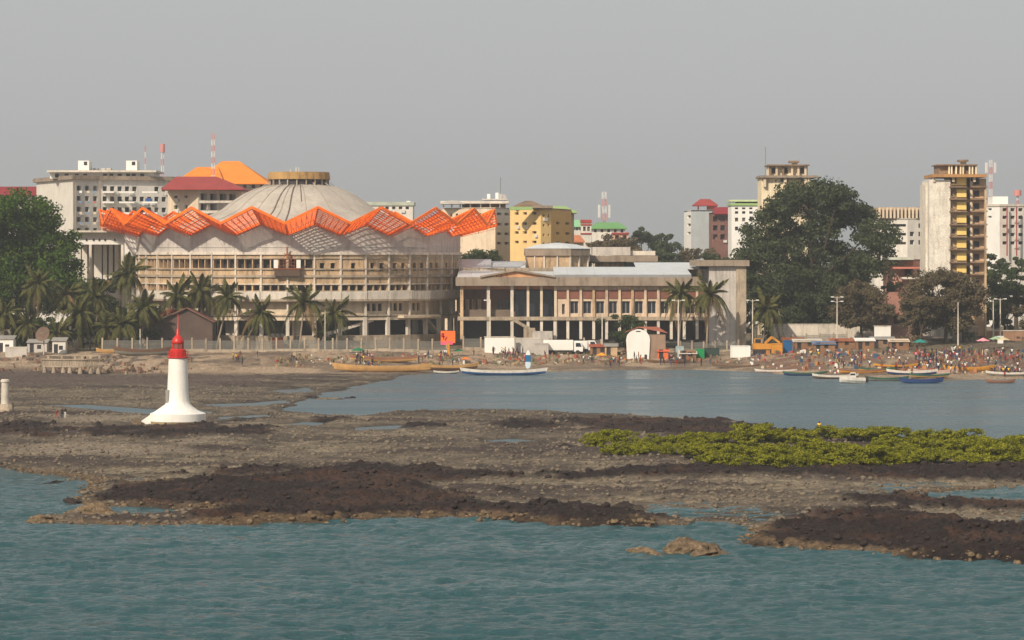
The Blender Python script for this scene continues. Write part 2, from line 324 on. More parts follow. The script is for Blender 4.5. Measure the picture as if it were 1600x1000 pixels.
bp = N.new('ShaderNodeBump'); bp.inputs['Strength'].default_value = .8; bp.inputs['Distance'].default_value = .7
L.new(nz.outputs['Fac'], bp.inputs['Height']); L.new(bp.outputs[0], N['Principled BSDF'].inputs['Normal'])
# ------------------------------------------------------------------ shared paints
conc = mat('concrete_stained', lin(170,154,134), var=.22, stain=.65, fine=.12)
conc_d = mat('concrete_grey', lin(190,183,175), var=.16, stain=.35, fine=.10)
conc_l = mat('concrete_pale', lin(212,202,188), var=.16, stain=.5, fine=.08)
tan = mat('tan_panel', lin(192,164,130), var=.26, stain=.9, stain_col=lin(92,74,58), fine=.12)
cream = mat('cream_plaster', lin(214,196,172), var=.14, stain=.4, stain_col=lin(130,104,78))
dark = mat('shade_and_dark_parts', lin(46,42,44), rough=.6, var=.35, scale=.6, spec=.4)  # shade inside openings put into the colour; also serves plain dark parts
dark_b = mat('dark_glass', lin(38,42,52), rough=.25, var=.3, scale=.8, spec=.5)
whitep = mat('white_paint', lin(232,230,224), var=.06, stain=.10, stain_col=lin(150,140,125))
orange = mat('orange_steel', lin(252,116,20), rough=.5, var=.22, scale=.9, fine=.2, stain=.3, stain_col=lin(170,80,40))
rust = mat('rusty_steel', lin(140,78,44), var=.3, stain=.4)
dome_m = mat('dome_concrete', lin(180,171,160), var=.16, scale=.25, stain=.4, stain_col=lin(120,108,96))

# ------------------------------------------------------------------ walls with real openings
PANES = {}
def pane_mesh(w, h, m):
    k = (round(w, 2), round(h, 2), m.name)
    if k not in PANES: PANES[k] = MB().add([(-w/2,0,0),(w/2,0,0),(w/2,0,h),(-w/2,0,h),(-w/2,.03,0),(w/2,.03,0),(w/2,.03,h),(-w/2,.03,h)],[(0,1,2,3),(7,6,5,4),(0,4,5,1),(1,5,6,2),(2,6,7,3),(3,7,4,0)]).mesh('window', m)
    return PANES[k]
FRAMES = {}
def frame_mesh(w, h, m, nm=1, t=.07):
    k = (round(w, 2), round(h, 2), m.name, nm)
    if k not in FRAMES:
        b = MB()
        for i in range(nm+2): x = -w/2+t/2 + (w-t)*i/(nm+1); b.box(x-t/2, x+t/2, -.06, 0, 0, h)
        for z in (0, h-t): b.box(-w/2+t, w/2-t, -.05, 0, z, z+t)
        FRAMES[k] = b.mesh('frame', m)
    return FRAMES[k]
def facade(root, a, b, z0, z1, rects, m, pane, rec=.3, frame=None, nm=1, name='wall', wname='window'):
    ax, ay = a; bx, by = b; Lg = math.hypot(bx-ax, by-ay); dx, dy = (bx-ax)/Lg, (by-ay)/Lg; ang = math.atan2(dy, dx)
    us = sorted({0, Lg} | {r[0] for r in rects} | {r[1] for r in rects}); zs = sorted({0, z1-z0} | {r[2] for r in rects} | {r[3] for r in rects})
    mb = MB(); P = lambda u, v, d=0: (u, d, v)
    for i in range(len(us)-1):
        for j in range(len(zs)-1):
            u, v = (us[i]+us[i+1])/2, (zs[j]+zs[j+1])/2
            if any(r[0] < u < r[1] and r[2] < v < r[3] for r in rects): continue
            mb.add([P(us[i], zs[j]), P(us[i+1], zs[j]), P(us[i+1], zs[j+1]), P(us[i], zs[j+1])], [(0,1,2,3)])
    for r in rects:
        u0, u1, v0, v1 = r[:4]
        mb.add([P(u0,v0),P(u1,v0),P(u1,v1),P(u0,v1),P(u0,v0,rec),P(u1,v0,rec),P(u1,v1,rec),P(u0,v1,rec)], [(0,4,5,1),(1,5,6,2),(2,6,7,3),(3,7,4,0)])
    o = mb.build(name, m, root, (ax, ay, z0), ang)
    for r in rects:
        u0, u1, v0, v1 = r[:4]; uc = (u0+u1)/2; pm = r[4] if len(r) > 4 else pane
        w = put(wname, pane_mesh(u1-u0, v1-v0, pm), root, (ax+dx*uc-dy*rec, ay+dy*uc+dx*rec, z0+v0), ang)
        if frame: put('frame', frame_mesh(u1-u0, v1-v0, frame, nm), w)
    return o

# ------------------------------------------------------------------ the round hall
YC = 685.0; RW = 34.5
XC = (467-CX)*YC/F
zf = lambda py: H-(py-HZ)*.13
ZB = 2.2
rot = thing('round_hall', 'large round concrete hall with shallow dome and orange zigzag steel canopy', 'building', (XC, YC, 0))
pol = lambda deg, r: (r*math.sin(R(deg)), -r*math.cos(R(deg)))
def ring(name, r0, r1, z0, z1, m, n=40):          # r0 inner, r1 outer, facets on the bay lines
    return MB().lathe([(r0, z0), (r1, z0), (r1, z1), (r0, z1), (r0, z0)], n, cap=False).build(name, m, rot)
BW = 2*RW*math.sin(R(4.5))
zU0, zU1 = zf(455), zf(395)
for k in range(40):
    ph = 9*k if k < 20 else 9*(k-40); mid = ph+4.5
    a, b = pol(ph, RW), pol(ph+9, RW); rects = []
    if abs(mid) < 112:
        hoist = abs(mid) < 4.6
        if mid < 13:
            w = (BW-.7-.4)/3
            rects += [(.35+i*(w+.2), .35+i*(w+.2)+w, zf(419)-zU0, zf(405.5)-zU0) for i in range(3)]
        else:
            n = 2 if (k % 5) != 2 else 1
            for u in ((1.15, 3.35) if n == 2 else (2.3,)): rects.append((u, u+.95, zf(423)-zU0, zf(411)-zU0))
        w = (BW-.8-.6)/3
        rects += [(.4+i*(w+.3), .4+i*(w+.3)+w, .10, zf(446)-zU0) for i in range(3)]
    facade(rot, a, b, zU0, zU1, rects, tan, dark, rec=1.2, name='bay_wall')
rib = MB().box(-.17, .17, -.30, .2, zf(494), zf(394.6)).mesh('rib', conc_l)
for k in range(-13, 14): put('rib', rib, rot, (*pol(9*k, RW), 0), R(9*k))
for nm_, r1, py0, py1, m in [('cornice', RW+.42, 398, 394, conc_l), ('ledge', RW+.26, 404.5, 402.5, conc), ('ledge', RW+.34, 421.5, 419.5, conc), ('ledge', RW+.40, 433.5, 429.5, conc), ('ledge', RW+.25, 445, 443.4, conc_l)]:
    ring(nm_, RW-.3, r1, zf(py0), zf(py1), m)
# balcony parapet: one panel per bay
for k in range(-13, 13):
    a, b = pol(9*k+.12, RW+1.0), pol(9*k+8.88, RW+1.0); a2, b2 = pol(9*k+.12, RW+.7), pol(9*k+8.88, RW+.7)
    MB().prism([a, b, b2, a2], zf(468), zf(455.3)).build('parapet_panel', conc_l, rot)
ring('balcony_slab', RW-3, RW+1.12, zf(471), zf(468.3), conc)
# recessed cream storey
for k in range(-13, 13):
    a, b = pol(9*k, RW-1.0), pol(9*k+9, RW-1.0); L9 = 2*(RW-1)*math.sin(R(4.5)); rects = []
    if k in (3, 4, 5): w = .95; rects = [(.6+i*1.4, .6+i*1.4+w, zf(487)-zf(492), zf(475)-zf(492)) for i in range(3)]
    facade(rot, a, b, zf(492), zf(471.2), rects, cream, dark, rec=.5, name='recess_wall')
ring('floor_slab', RW-4, RW+.10, zf(494.5), zf(492), conc)
ring('lintel_beam', RW-.8, RW-.15, zf(501), zf(495.6), cream)
col = MB().box(-.36, .36, -.36, .36, ZB, zf(495.8)).mesh('column', conc_l)
for k in range(-13, 14): put('column', col, rot, (*pol(9*k, RW-.35), 0), R(9*k))
MB().lathe([(RW-5, ZB), (RW-5, zf(494.6))], 40, cap=False).build('inner_wall', dark, rot)  # dark colour stands for the shade inside the open ground floor
ring('plinth', RW-5.1, RW+.5, ZB-1, zf(525), conc)
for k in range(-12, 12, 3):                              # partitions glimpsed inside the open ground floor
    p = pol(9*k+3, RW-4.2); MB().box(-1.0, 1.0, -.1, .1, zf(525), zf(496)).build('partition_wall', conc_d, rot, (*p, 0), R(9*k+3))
# outside stair flights and entrance canopy
for (a0, p0, a1, p1) in [(13.5, 523, 31, 501), (57, 503, 64, 522)]:
    p = pol(a0, RW-1.6); q = pol(a1, RW-1.6); MB().beam((*p, zf(p0)), (*q, zf(p1)), 1.6, .55).build('stair_flight', conc_l, rot)
MB().prism([pol(40, RW-.2), pol(40, RW+1.9), pol(46, RW+1.9), pol(52, RW+1.9), pol(58, RW+1.9), pol(58, RW-.2), pol(49, RW-.1)], zf(498), zf(494)).build('entrance_canopy', cream, rot)
# grey gable walls under the folds
zv, zp, zb = zf(368), zf(351), zf(394.4)
RG = RW+.05
for k in range(20):
    a0, am, a1 = 18*k, 18*k+9, 18*k+18; v0, m0, v1 = pol(a0, RG), pol(am, RG), pol(a1, RG)
    i0, im, i1 = pol(a0, RG-1.2), pol(am, RG-1.2), pol(a1, RG-1.2)
    vs_ = [(*v0, zb), (*m0, zb), (*v1, zb), (*v1, zv), (*m0, zp), (*v0, zv), (*i0, zb), (*im, zb), (*i1, zb), (*i1, zv), (*im, zp), (*i0, zv)]
    MB().add(vs_, [(0,1,4,5), (1,2,3,4), (5,4,10,11), (4,3,9,10), (7,6,11,10), (8,7,10,9)]).build('gable_wall', conc_d, rot)
ring('string_course', RW-.2, RW+.16, zf(386.4), zf(385.2), conc_d)
# orange steel folds
RO = 42.4; zop, zov = 31.4, 28.2
O0, Ov = Vector((*pol(9, RO), zop)), [Vector((*pol(0, RO), zov)), Vector((*pol(18, RO), zov))]
I0, Iv = Vector((*pol(9, RW+.1), zp+.25)), [Vector((*pol(0, RW+.1), zv+.25)), Vector((*pol(18, RW+.1), zv+.25))]
fr = MB(); slats = []
for s in (0, 1):
    fr.beam(O0, Ov[s], .26, .52); fr.beam(I0, Iv[s], .3, .45)
    for t in (.17, .34, .5, .67, .84): fr.beam(O0.lerp(Ov[s], t)-Vector((0,0,.30)), I0.lerp(Iv[s], t)-Vector((0,0,.30)), .10, .16)
    for j in range(1, 10):
        t = j/10; slats.append(MB().beam(I0.lerp(O0, t), Iv[s].lerp(Ov[s], t), .08, .22).mesh('slat', orange))
dn = Vector((0, 0, -.75))
for s in (0, 1):
    for j in range(6):
        t0, t1 = j/6, (j+1)/6; A_, B_ = I0.lerp(Iv[s], t0)+dn, O0.lerp(Ov[s], t1)+dn; fr.beam(A_, B_, .07, .07); fr.beam(B_, B_-dn, .06, .06)
    fr.beam(O0.lerp(I0, .5)+dn, Ov[s].lerp(Iv[s], .5)+dn, .09, .09)
fr.beam(O0, I0, .3, .5); fr.beam(Ov[0], Iv[0], .3, .5)
frm = fr.mesh('canopy_frame', orange)
for k in range(20):
    f = put('canopy_frame', frm, rot, (0, 0, 0), R(18*k))
    for sm in slats: put('slat', sm, f)
# dome, ribs, crown drum
dome_p = [(RW-1, 25.2), (30, 26.6), (26, 27.9), (22, 29.2), (18.4, 30.5), (16.6, 31.4), (14.6, 33.0), (12, 34.7), (9.4, 35.9), (7.2, 36.5), (6.0, 36.8)]
MB().lathe(dome_p, 80, cap=True).build('dome', dome_m, rot, smooth=True)
ribm = mat('dome_rib', lin(168,156,144), var=.2, stain=.5)
rb = MB()
for (r0, z0), (r1, z1) in zip(dome_p[:-1], dome_p[1:]): rb.beam((0, -r0, z0+.03), (0, -r1, z1+.03), .14, .12)
rbm = rb.mesh('dome_rib', ribm)
for k in range(20): put('dome_rib', rbm, rot, (0, 0, 0), R(18*k+9))
streak_m = mat('dome_stain_streak', lin(104,92,82), var=.4, scale=1.5, stain=.5)  # dark stain streaks on the dome, laid on as thin raised strips
for a_, k_ in ((-14, 7), (-3, 9), (-9, 5), (6, 4)):
    sm_ = MB()
    for (r0, z0), (r1, z1) in list(zip(dome_p[:-1], dome_p[1:]))[-k_:]: sm_.beam((0, -r0, z0+.02), (0, -r1, z1+.02), .30 if k_ > 6 else .18, .1)
    sm_.build('dome_stain_streak', streak_m, rot, (0, 0, 0), R(a_))
drum_m = mat('drum_ochre', lin(168,134,84), var=.25, stain=.6, stain_col=lin(70,52,36))
MB().lathe([(6.1, 36.7), (6.1, 37.9)], 24, cap=False).build('crown_opening', dark, rot)  # dark band behind the posts, shade of the gap put in its colour
for k in range(20): MB().box(-.12, .12, -.14, .14, 36.6, 38.0).build('crown_post', conc, rot, (*pol(18*k, 6.35), 0), R(18*k))
MB().lathe([(6.0, 37.9), (6.75, 37.95), (6.5, 39.5), (6.2, 39.5), (6.1, 38.5), (0.1, 38.6)], 24, cap=False).build('crown_drum', drum_m, rot)
for k in range(12):
    MB().beam((*pol(30*k, 6.7), 37.2), (*pol(30*k, 8.1), 36.3), .1, .1).build('crown_strut', conc_d, rot)
for x in (-1.6, -.4, .2): MB().box(x-.09, x+.09, -3.1, -2.9, 38.5, 40.6 - abs(x)*.3).build('mast_stub', conc_l, rot)
# hanging works platform with two white side panels
hp = thing('works_platform', 'rusty hanging works platform with two white side boards on the round hall', 'platform', (XC, YC-RW-.75, zf(419)))
MB().box(-2.9, 2.9, -.6, .55, -.25, 0).build('deck', rust, hp)
for x in (-2.3, 2.3): MB().box(x-.42, x+.42, -.5, -.38, .02, 1.7).build('side_board', whitep, hp)
g = MB()
for x in (-1.5, -.8, 0, .8, 1.5):
    g.beam((x, -.4, 0), (x, -.4, 2.6 - abs(x)*.5), .09, .09)
for z in (.5, 1.2, 1.9): g.beam((-1.5, -.42, z), (1.5, -.42, z), .08, .08)
g.beam((-1.5,-.4,.2),(1.2,-.4,2.0),.08,.08); g.beam((1.5,-.4,.2),(-1.2,-.4,2.0),.08,.08)
g.beam((0,-.4,2.0),(0,-.4,4.3),.3,.3); g.beam((-.7,-.3,2.3),(.7,-.3,3.0),.12,.12); g.beam((.7,-.3,2.3),(-.7,-.3,3.0),.12,.12); g.build('lattice', rust, hp)
MB().box(-2.6, 2.6, -.5, .45, -1.6, -.3).build('netting', mat('dark_netting', lin(92,74,62), var=.3), hp)

# ------------------------------------------------------------------ conference wing
YWG = 655.0; sw = YWG/F
wx_ = lambda px: (px-940)*sw
wz_ = lambda py, Y=YWG: H-(py-HZ)*Y/F
wing = thing('conference_wing', 'long low conference wing with column front, pale metal roof and blank end block', 'building', ((940-CX)*sw, YWG, 0))
sheet = mat('roof_sheet', lin(206,210,212), rough=.45, var=.10, stain=.12, spec=.5)
wpl = mat('wing_plaster', lin(206,184,160), var=.2, stain=.6, stain_col=lin(110,90,74))
brown = mat('brown_panel', lin(128,84,70), var=.2, stain=.2)
fascia_m = mat('weathered_fascia', lin(150,134,118), var=.22, stain=.6, stain_col=lin(70,60,54))
def wbox(name, p0, p1, t0, t1, d0, d1, m):
    return MB().box(wx_(p0), wx_(p1), d0, d1, wz_(t1), wz_(t0)).build(name, m, wing)
wbox('ground_wall', 720, 1108, 499, 535, 4.5, 4.8, dark)  # back wall coloured dark for the shade behind the columns
wbox('floor_slab', 715, 1104, 495, 500.5, -.6, 6, conc)
wbox('upper_wall', 720, 866, 446, 495, 5.0, 5.3, mat('brown_wall', lin(120,90,76), var=.2, stain=.3))
wbox('side_wall', 719.5, 721, 446, 530, 0, 6, conc)
wbox('roof_slab', 712, 1096, 433, 446.5, -1.5, 20, fascia_m)
for i, p in enumerate([763, 800]): wbox('column', p-2.4, p+2.4, 446.6, 533, -.35, .35, conc_l)
for p in [825, 846, 868]: wbox('column', p-2, p+2, 446.6, 494.9, -.2, .35, cream); wbox('column', p-2.2, p+2.2, 500.6, 530, -.2, .35, conc_l)
wbox('column', 719, 724, 446.6, 530, -.5, .2, tan)
wbox('hall_glass', 805, 864, 455, 495, 3.0, 3.1, dark_b)
wbox('soffit_beam', 722, 866, 447, 452, .6, 1.2, mat('timber_soffit', lin(176,120,84), var=.25))
for p in (727, 737, 746, 778, 790): wbox('door_leaf', p, p+5.5, 468, 494.8, 4.4, 4.6, tan if p < 750 else dark_b)
wbox('balcony_rail', 722, 800, 484, 495, 1.5, 1.6, mat('rail_bars', lin(110,96,84)))
n = 0
for p in np.arange(867, 1093, 20.2):
    p = float(p)
    if p > 868: wbox('column', p-1.9, p+1.9, 446.6, 494.9, -.35, .25, wpl if n % 3 else tan)
    wbox('column', p-2.2, p+2.2, 500.6, 530, -.3, .3, conc_l)
    q = min(p+20.2, 1107)
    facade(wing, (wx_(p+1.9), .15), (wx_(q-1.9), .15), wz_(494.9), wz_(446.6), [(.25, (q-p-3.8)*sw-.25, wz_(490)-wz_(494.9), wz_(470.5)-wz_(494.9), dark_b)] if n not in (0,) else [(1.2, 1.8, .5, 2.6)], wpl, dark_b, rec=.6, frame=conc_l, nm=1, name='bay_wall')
    wbox('brown_panel', p+2.2, q-2.2, 453, 466.5, -.02, .14, brown)
    n += 1
# pediment
MB().extr_y([(wx_(752), wz_(433)+.02), (wx_(864), wz_(433)+.02), (wx_(806), wz_(423.5))], -1.2, 4).build('pediment', mat('timber_pediment', lin(206,152,108), var=.25, stain=.35), wing)
pr = MB(); pr.beam((wx_(750), -1.45, wz_(432.4)), (wx_(806), -1.45, wz_(422.2)), .9, .35); pr.beam((wx_(806), -1.45, wz_(422.2)), (wx_(867), -1.45, wz_(432.4)), .9, .35); pr.build('pediment_edge', fascia_m, wing)
for p in (768, 776, 784, 792): MB().box(wx_(p)-.06, wx_(p)+.06, -1.28, -1.2, wz_(433)+.03, wz_(433)+.35+(p-752)*.02).build('pediment_batten', rust, wing)
# metal roofs: separate sheets
def slope(name, p0, p1, pyf, yf, pyb, yb, m, th=.12):
    x0, x1 = wx_(p0), wx_(p1); z0 = H-(pyf-HZ)*(YWG+yf)/F; z1 = H-(pyb-HZ)*(YWG+yb)/F
    return MB().add([(x0,yf,z0),(x1,yf,z0),(x1,yb,z1),(x0,yb,z1),(x0,yf,z0-th),(x1,yf,z0-th),(x1,yb,z1-th),(x0,yb,z1-th)], [(0,1,2,3),(7,6,5,4),(0,4,5,1),(1,5,6,2),(2,6,7,3),(3,7,4,0)]).build(name, m, wing)
wbox('gutter_fascia', 866, 1080, 429, 433, -.6, .2, mat('grey_flashing', lin(138,140,142), var=.1))
for p in np.arange(866, 1080, 21.4): slope('roof_sheet', float(p), float(p)+21.2, 428.6, -.5, 417, 22, sheet)
for p in np.arange(714, 866, 21.7): slope('roof_sheet', float(p), float(p)+21.5, 432.8, 1, 424, 20, sheet)
slope('roof_sheet', 714, 766, 424, 20, 405, 34, sheet); slope('roof_sheet', 766, 822, 421, 24, 408, 36, sheet); slope('roof_sheet', 1000, 1098, 420, 18, 410, 34, sheet)
wbox('back_wall', 716, 1100, 419, 446, 21, 22, conc)
MB().box(wx_(714), wx_(822), 19, 36, wz_(440), wz_(427)).build('low_wall', conc_d, wing)
# drum lantern
DX, DY, DR = wx_(874), 36.0, 7.1
dz = lambda py: H-(py-HZ)*(YWG+29)/F
lan = [(DX+DR*math.sin(R(45*i+22.5)), DY-DR*math.cos(R(45*i+22.5))) for i in range(8)]
for i in range(8):
    a, b = lan[i-1], lan[i]
    MB().prism([a, b, ((b[0]*.97+DX*.03), (b[1]*.97+DY*.03)), ((a[0]*.97+DX*.03), (a[1]*.97+DY*.03))], dz(430), dz(399)).build('lantern_wall', tan, wing)
for i in range(16):
    a = R(22.5*i); MB().box(-.16, .16, -.16, .16, dz(430), dz(399.2)).build('lantern_rib', conc_l, wing, (DX+(DR+.1)*math.sin(a)*(1 if i % 2 else .93), DY-(DR+.1)*math.cos(a)*(1 if i % 2 else .93), 0), a)
MB().prism([(DX+(DR+.55)*math.sin(R(45*i+22.5)), DY-(DR+.55)*math.cos(R(45*i+22.5))) for i in range(8)], dz(399.5), dz(388.5)).build('lantern_fascia', fascia_m, wing)
MB().lathe([(DR+.7, dz(388.4)), (4.6, dz(382)), (.3, dz(379))], 8, DX, DY, R(22.5), R(382.5), cap=False).build('lantern_roof', sheet, wing)
def bbox(name, p0, p1, t0, t1, y0, y1, m):
    x0, x1 = wx_(p0)*(YWG+y0)/YWG + (940-CX)*((YWG+y0)/F-sw), wx_(p1)*(YWG+y0)/YWG + (940-CX)*((YWG+y0)/F-sw)
    z0, z1 = H-(t1-HZ)*(YWG+y0)/F, H-(t0-HZ)*(YWG+y0)/F
    return MB().box(x0, x1, y0, y1, z0, z1).build(name, m, wing)
bbox('upper_slab', 922, 1028, 399.5, 409, 40, 60, fascia_m); bbox('upper_slab', 926, 985, 386, 399, 47, 62, conc_d); bbox('upper_wall', 932, 975, 409, 425, 42, 58, tan)
bbox('upper_slab', 985, 1024, 392, 399, 48, 62, conc_l); bbox('clerestory', 975, 1010, 411, 418, 41, 44, dark_b); bbox('upper_wall', 1010, 1024, 409, 425, 42, 58, conc)
# end block
bbox('end_wall', 1108, 1150, 416.5, 540, -1.0, 22, conc_d); bbox('end_wall', 1150.4, 1166, 415.8, 540, -1.4, 21, conc)
bbox('end_roof', 1088, 1171, 406.5, 415.8, -2.2, 23, fascia_m); bbox('soffit', 1092, 1108, 415.9, 421, .5, 10, dark)
for p in (1118, 1129, 1140): MB().box(wx_(p)-.04, wx_(p)+.04, -1.03, -.98, wz_(536), wz_(417)).build('panel_joint', fascia_m, wing)
st = MB(); st.beam((wx_(802), -2.2, wz_(499)), (wx_(846), -2.2, wz_(524)), 1.8, .6); st.build('stair_flight', conc, wing)
wbox('stair_block', 832, 863, 517, 535, -3.5, -1.4, conc_d); wbox('stair_wall', 818, 836, 512, 530, -3.0, -1.3, conc)
# ------------------------------------------------------------------ town buildings behind
RB = random.Random(77); GLASS = [dark, dark, dark, dark_b, dark_b, mat('curtained_pane', lin(120,110,100), var=.3, scale=.8), mat('shuttered_pane', lin(88,76,66), var=.2)]
ACM = MB().box(-.5, .5, -.42, -.02, 0, .7).mesh('air_conditioner', mat('ac_white', lin(206,204,198), var=.06))
def cols(n, a=.0, b=1.0, w=.5):
    st = (b-a)/n; return [(a+st*(i+.5-w/2), a+st*(i+.5+w/2)) for i in range(n)]
def bldg(name, label, cs, top, walls, Y=None, bot=None, back=14, roof=None, over=.0, group=None):
    """cs: list of (px, depth) along the visible front from left to right; top: px row of the wall head; walls: one dict per stretch"""
    pts = [((px-CX)*y/F, y) for px, y in cs]; Y = Y or min(y for _, y in cs)
    ox, oy = pts[0]; z1 = H-(top-HZ)*Y/F; zb = 3.0
    root = thing(name, label, 'building', (ox, oy, 0), 0, group); P = [(x-ox, y-oy) for x, y in pts]
    zr = lambda py: H-(py-HZ)*Y/F
    for (a, b), wl in zip(zip(P[:-1], P[1:]), walls):
        Lg = math.hypot(b[0]-a[0], b[1]-a[1]); rects = []; ac = []
        for (r0, r1) in wl.get('rows', []):
            for (c0, c1) in wl.get('cols', []):
                if c1-c0 < .3 and RB.random() < .05: continue
                e = RB.uniform(-.015, .015)*(c1-c0); rects.append((c0*Lg+e, c1*Lg+e, zr(r1)-zb, zr(r0)-zb, wl['pane'] if 'pane' in wl else RB.choice(GLASS)))
                if c1-c0 < .3 and RB.random() < .16: ac.append((((c0+c1)/2+.5*(c1-c0)+.02)*Lg, zr(r1)-zb-.9, a, b, Lg))
        for u, v, a_, b_, l_ in ac:
            dx, dy = (b_[0]-a_[0])/l_, (b_[1]-a_[1])/l_; put('air_conditioner', ACM, root, (a_[0]+dx*min(u, l_-.6), a_[1]+dy*min(u, l_-.6), zb+v), math.atan2(dy, dx))
        facade(root, a, b, zb, z1, rects, wl['m'], wl.get('pane', dark), rec=wl.get('rec', .5))
    # back and sides
    bx = [(P[-1][0], P[-1][1]+back), (P[0][0], P[0][1]+back)]
    m0 = walls[0]['m']; sd = MB()
    for a, b in [(P[-1], bx[0]), (bx[0], bx[1]), (bx[1], P[0])]: sd.add([(*a, zb), (*b, zb), (*b, z1), (*a, z1)], [(0,1,2,3)])
    sd.build('rear_wall', m0, root)
    poly = P + bx
    if roof:
        cx = sum(p[0] for p in poly)/len(poly); cy = sum(p[1] for p in poly)/len(poly)
        op = [(cx+(x-cx)*(1+over), cy+(y-cy)*(1+over)) for x, y in poly]
        MB().prism(op, z1-.02, z1+roof[1]).build('roof', roof[0], root)
    else: MB().prism(poly, z1-.4, z1-.1).build('roof', conc_d, root)
    return root, P, zr, z1
def xbox(root, name, px0, px1, py0, py1, Y, d, m):
    o = root.location; return MB().box((px0-CX)*Y/F-o.x, (px1-CX)*Y/F-o.x, Y-o.y, Y+d-o.y, H-(py1-HZ)*Y/F, H-(py0-HZ)*Y/F).build(name, m, root)
def hip(root, name, px0, px1, pe, pr, Y, d, m, r0=.3, r1=.7):
    o = root.location; s = Y/F; x0, x1 = (px0-CX)*s-o.x, (px1-CX)*s-o.x; y0, y1 = Y-o.y, Y+d-o.y; ze, zt = H-(pe-HZ)*s, H-(pr-HZ)*s; ym = (y0+y1)/2
    a, b = x0+(x1-x0)*r0, x0+(x1-x0)*r1
    return MB().add([(x0,y0,ze),(x1,y0,ze),(x1,y1,ze),(x0,y1,ze),(a,ym,zt),(b,ym,zt),(x0,y0,ze-.3),(x1,y0,ze-.3),(x1,y1,ze-.3),(x0,y1,ze-.3)],
        [(0,1,5,4),(1,2,5),(2,3,4,5),(3,0,4),(0,6,7,1),(1,7,8,2),(2,8,9,3),(3,9,6,0),(9,8,7,6)]).build(name, m, root)

grey_pl = mat('grey_plaster', lin(208,203,195), var=.12, stain=.3); pale_pl = mat('pale_plaster', lin(214,208,198), var=.10, stain=.2)
red_roof = mat('red_roof', lin(158,62,58), var=.15, stain=.15, rough=.6); maroon = mat('maroon_roof', lin(140,46,52), var=.12); orange_roof = mat('orange_roof', lin(236,138,48), var=.12)
yellow = mat('yellow_plaster', lin(232,198,136), var=.08, stain=.15, stain_col=lin(150,110,70)); green_roof = mat('green_roof', lin(150,178,116), var=.12)
soot = mat('sooty_concrete', lin(136,112,90), var=.35, stain=.5); tower_m = mat('tower_cream', lin(234,218,186), var=.14, stain=.55, stain_col=lin(130,92,62))

# grey block with pale blank end and rooftop turrets
b1, P, zr, z1 = bldg('apartment_block', 'grey apartment block with a blank pale end wall and two white rooftop turrets', [(57,835),(116,800),(156,806),(264,815)], 280,
    [dict(m=pale_pl), dict(m=grey_pl, rows=[(290,297.5),(306,313.5),(323,330.5),(339,346.5),(356,363.5),(372,379.5)], cols=cols(3, .02, .98, .5)), dict(m=grey_pl, rows=[(290,297.5),(306,313.5),(323,330.5),(339,346.5),(356,363.5)], cols=cols(9, .02, .98, .6))],
    back=16, roof=(fascia_m, 1.0), over=.06)
for py in (299, 315, 332, 348):
    for p, q in ((160, 178), (186, 210), (222, 246)): xbox(b1, 'balcony', p, q, py, py+2.4, 804.5, 3, whitep)
    for p in (124, 136, 146): xbox(b1, 'laundry', p, p+4, py-1, py+2.5, 799.2, .2, RB.choice([whitep, cream, mat('washed_blue', lin(120,140,170)), mat('washed_red', lin(176,110,104))]))
xbox(b1, 'penthouse', 78, 240, 269, 279, 812, 14, whitep)
for p in (86, 101, 117, 130, 161, 171, 184, 197, 206, 219): xbox(b1, 'window', p, p+6, 271.5, 277.5, 811.9, .12, dark)
xbox(b1, 'penthouse_roof', 73, 244, 266, 269, 810, 18, conc_l)
for p, q in ((122, 139), (197, 214)):
    xbox(b1, 'turret', p, q, 251, 266, 815, 6, whitep); xbox(b1, 'turret_window', p+9, p+14, 252.5, 258, 814.9, .12, dark)
for p in (145, 158, 166): xbox(b1, 'roof_tank', p, p+7, 262.5, 266, 818, 3, conc_d)
for p in (114, 155.5): xbox(b1, 'downpipe', p, p+2, 282, 400, 799, .5, fascia_m)
xbox(b1, 'awning', 227, 237, 310, 314.5, 806, 1.5, mat('blue_awning', lin(48,84,140)))

b, *_ = bldg('roadside_building', 'low pale building with a dark red roof behind the leftmost tree', [(-40,860),(58,860)], 303, [dict(m=pale_pl, rows=[(306,316)], cols=cols(8, 0, 1, .4))], back=12)
hip(b, 'roof', -46, 60, 304, 290.5, 858, 16, maroon, .05, .95)
b, *_ = bldg('red_roofed_building', 'cream building with dull red hip roof and balconies left of the dome', [(262,760),(310,752),(372,762)], 293,
    [dict(m=cream, rows=[(305,309),(320,326)], cols=[(.2,.32),(.55,.65)]), dict(m=pale_pl, rows=[(302,312),(318,328)], cols=cols(4, .02, .98, .7), rec=1.4)], back=14)
hip(b, 'roof', 252, 380, 294.5, 274, 750, 22, red_roof, .12, .62)
xbox(b, 'balcony_rail', 311, 368, 313.5, 317, 751.5, .25, conc_l); xbox(b, 'balcony_rail', 311, 352, 329, 333, 751.5, .25, conc_l)
b, *_ = bldg('orange_roofed_building', 'large building under a broad bright orange roof behind the hall', [(268,930),(416,930)], 285, [dict(m=grey_pl, rows=[(288,294)], cols=cols(11, 0, 1, .4))], back=20)
hip(b, 'roof', 300, 420, 286, 249, 925, 34, orange_roof, .32, .55); hip(b, 'wing_roof', 270, 350, 286, 259, 921, 26, orange_roof, .38, .8)
b, *_ = bldg('white_school', 'low off white building just right of the dome', [(575,820),(645,820)], 321, [dict(m=pale_pl, rows=[(323,327)], cols=cols(5, .2, .95, .5))], back=12, roof=(mat('grey_green_roof', lin(176,182,168)), .9), over=.06)
xbox(b, 'roof_tank', 635, 641, 314, 320, 822, 3, whitep)

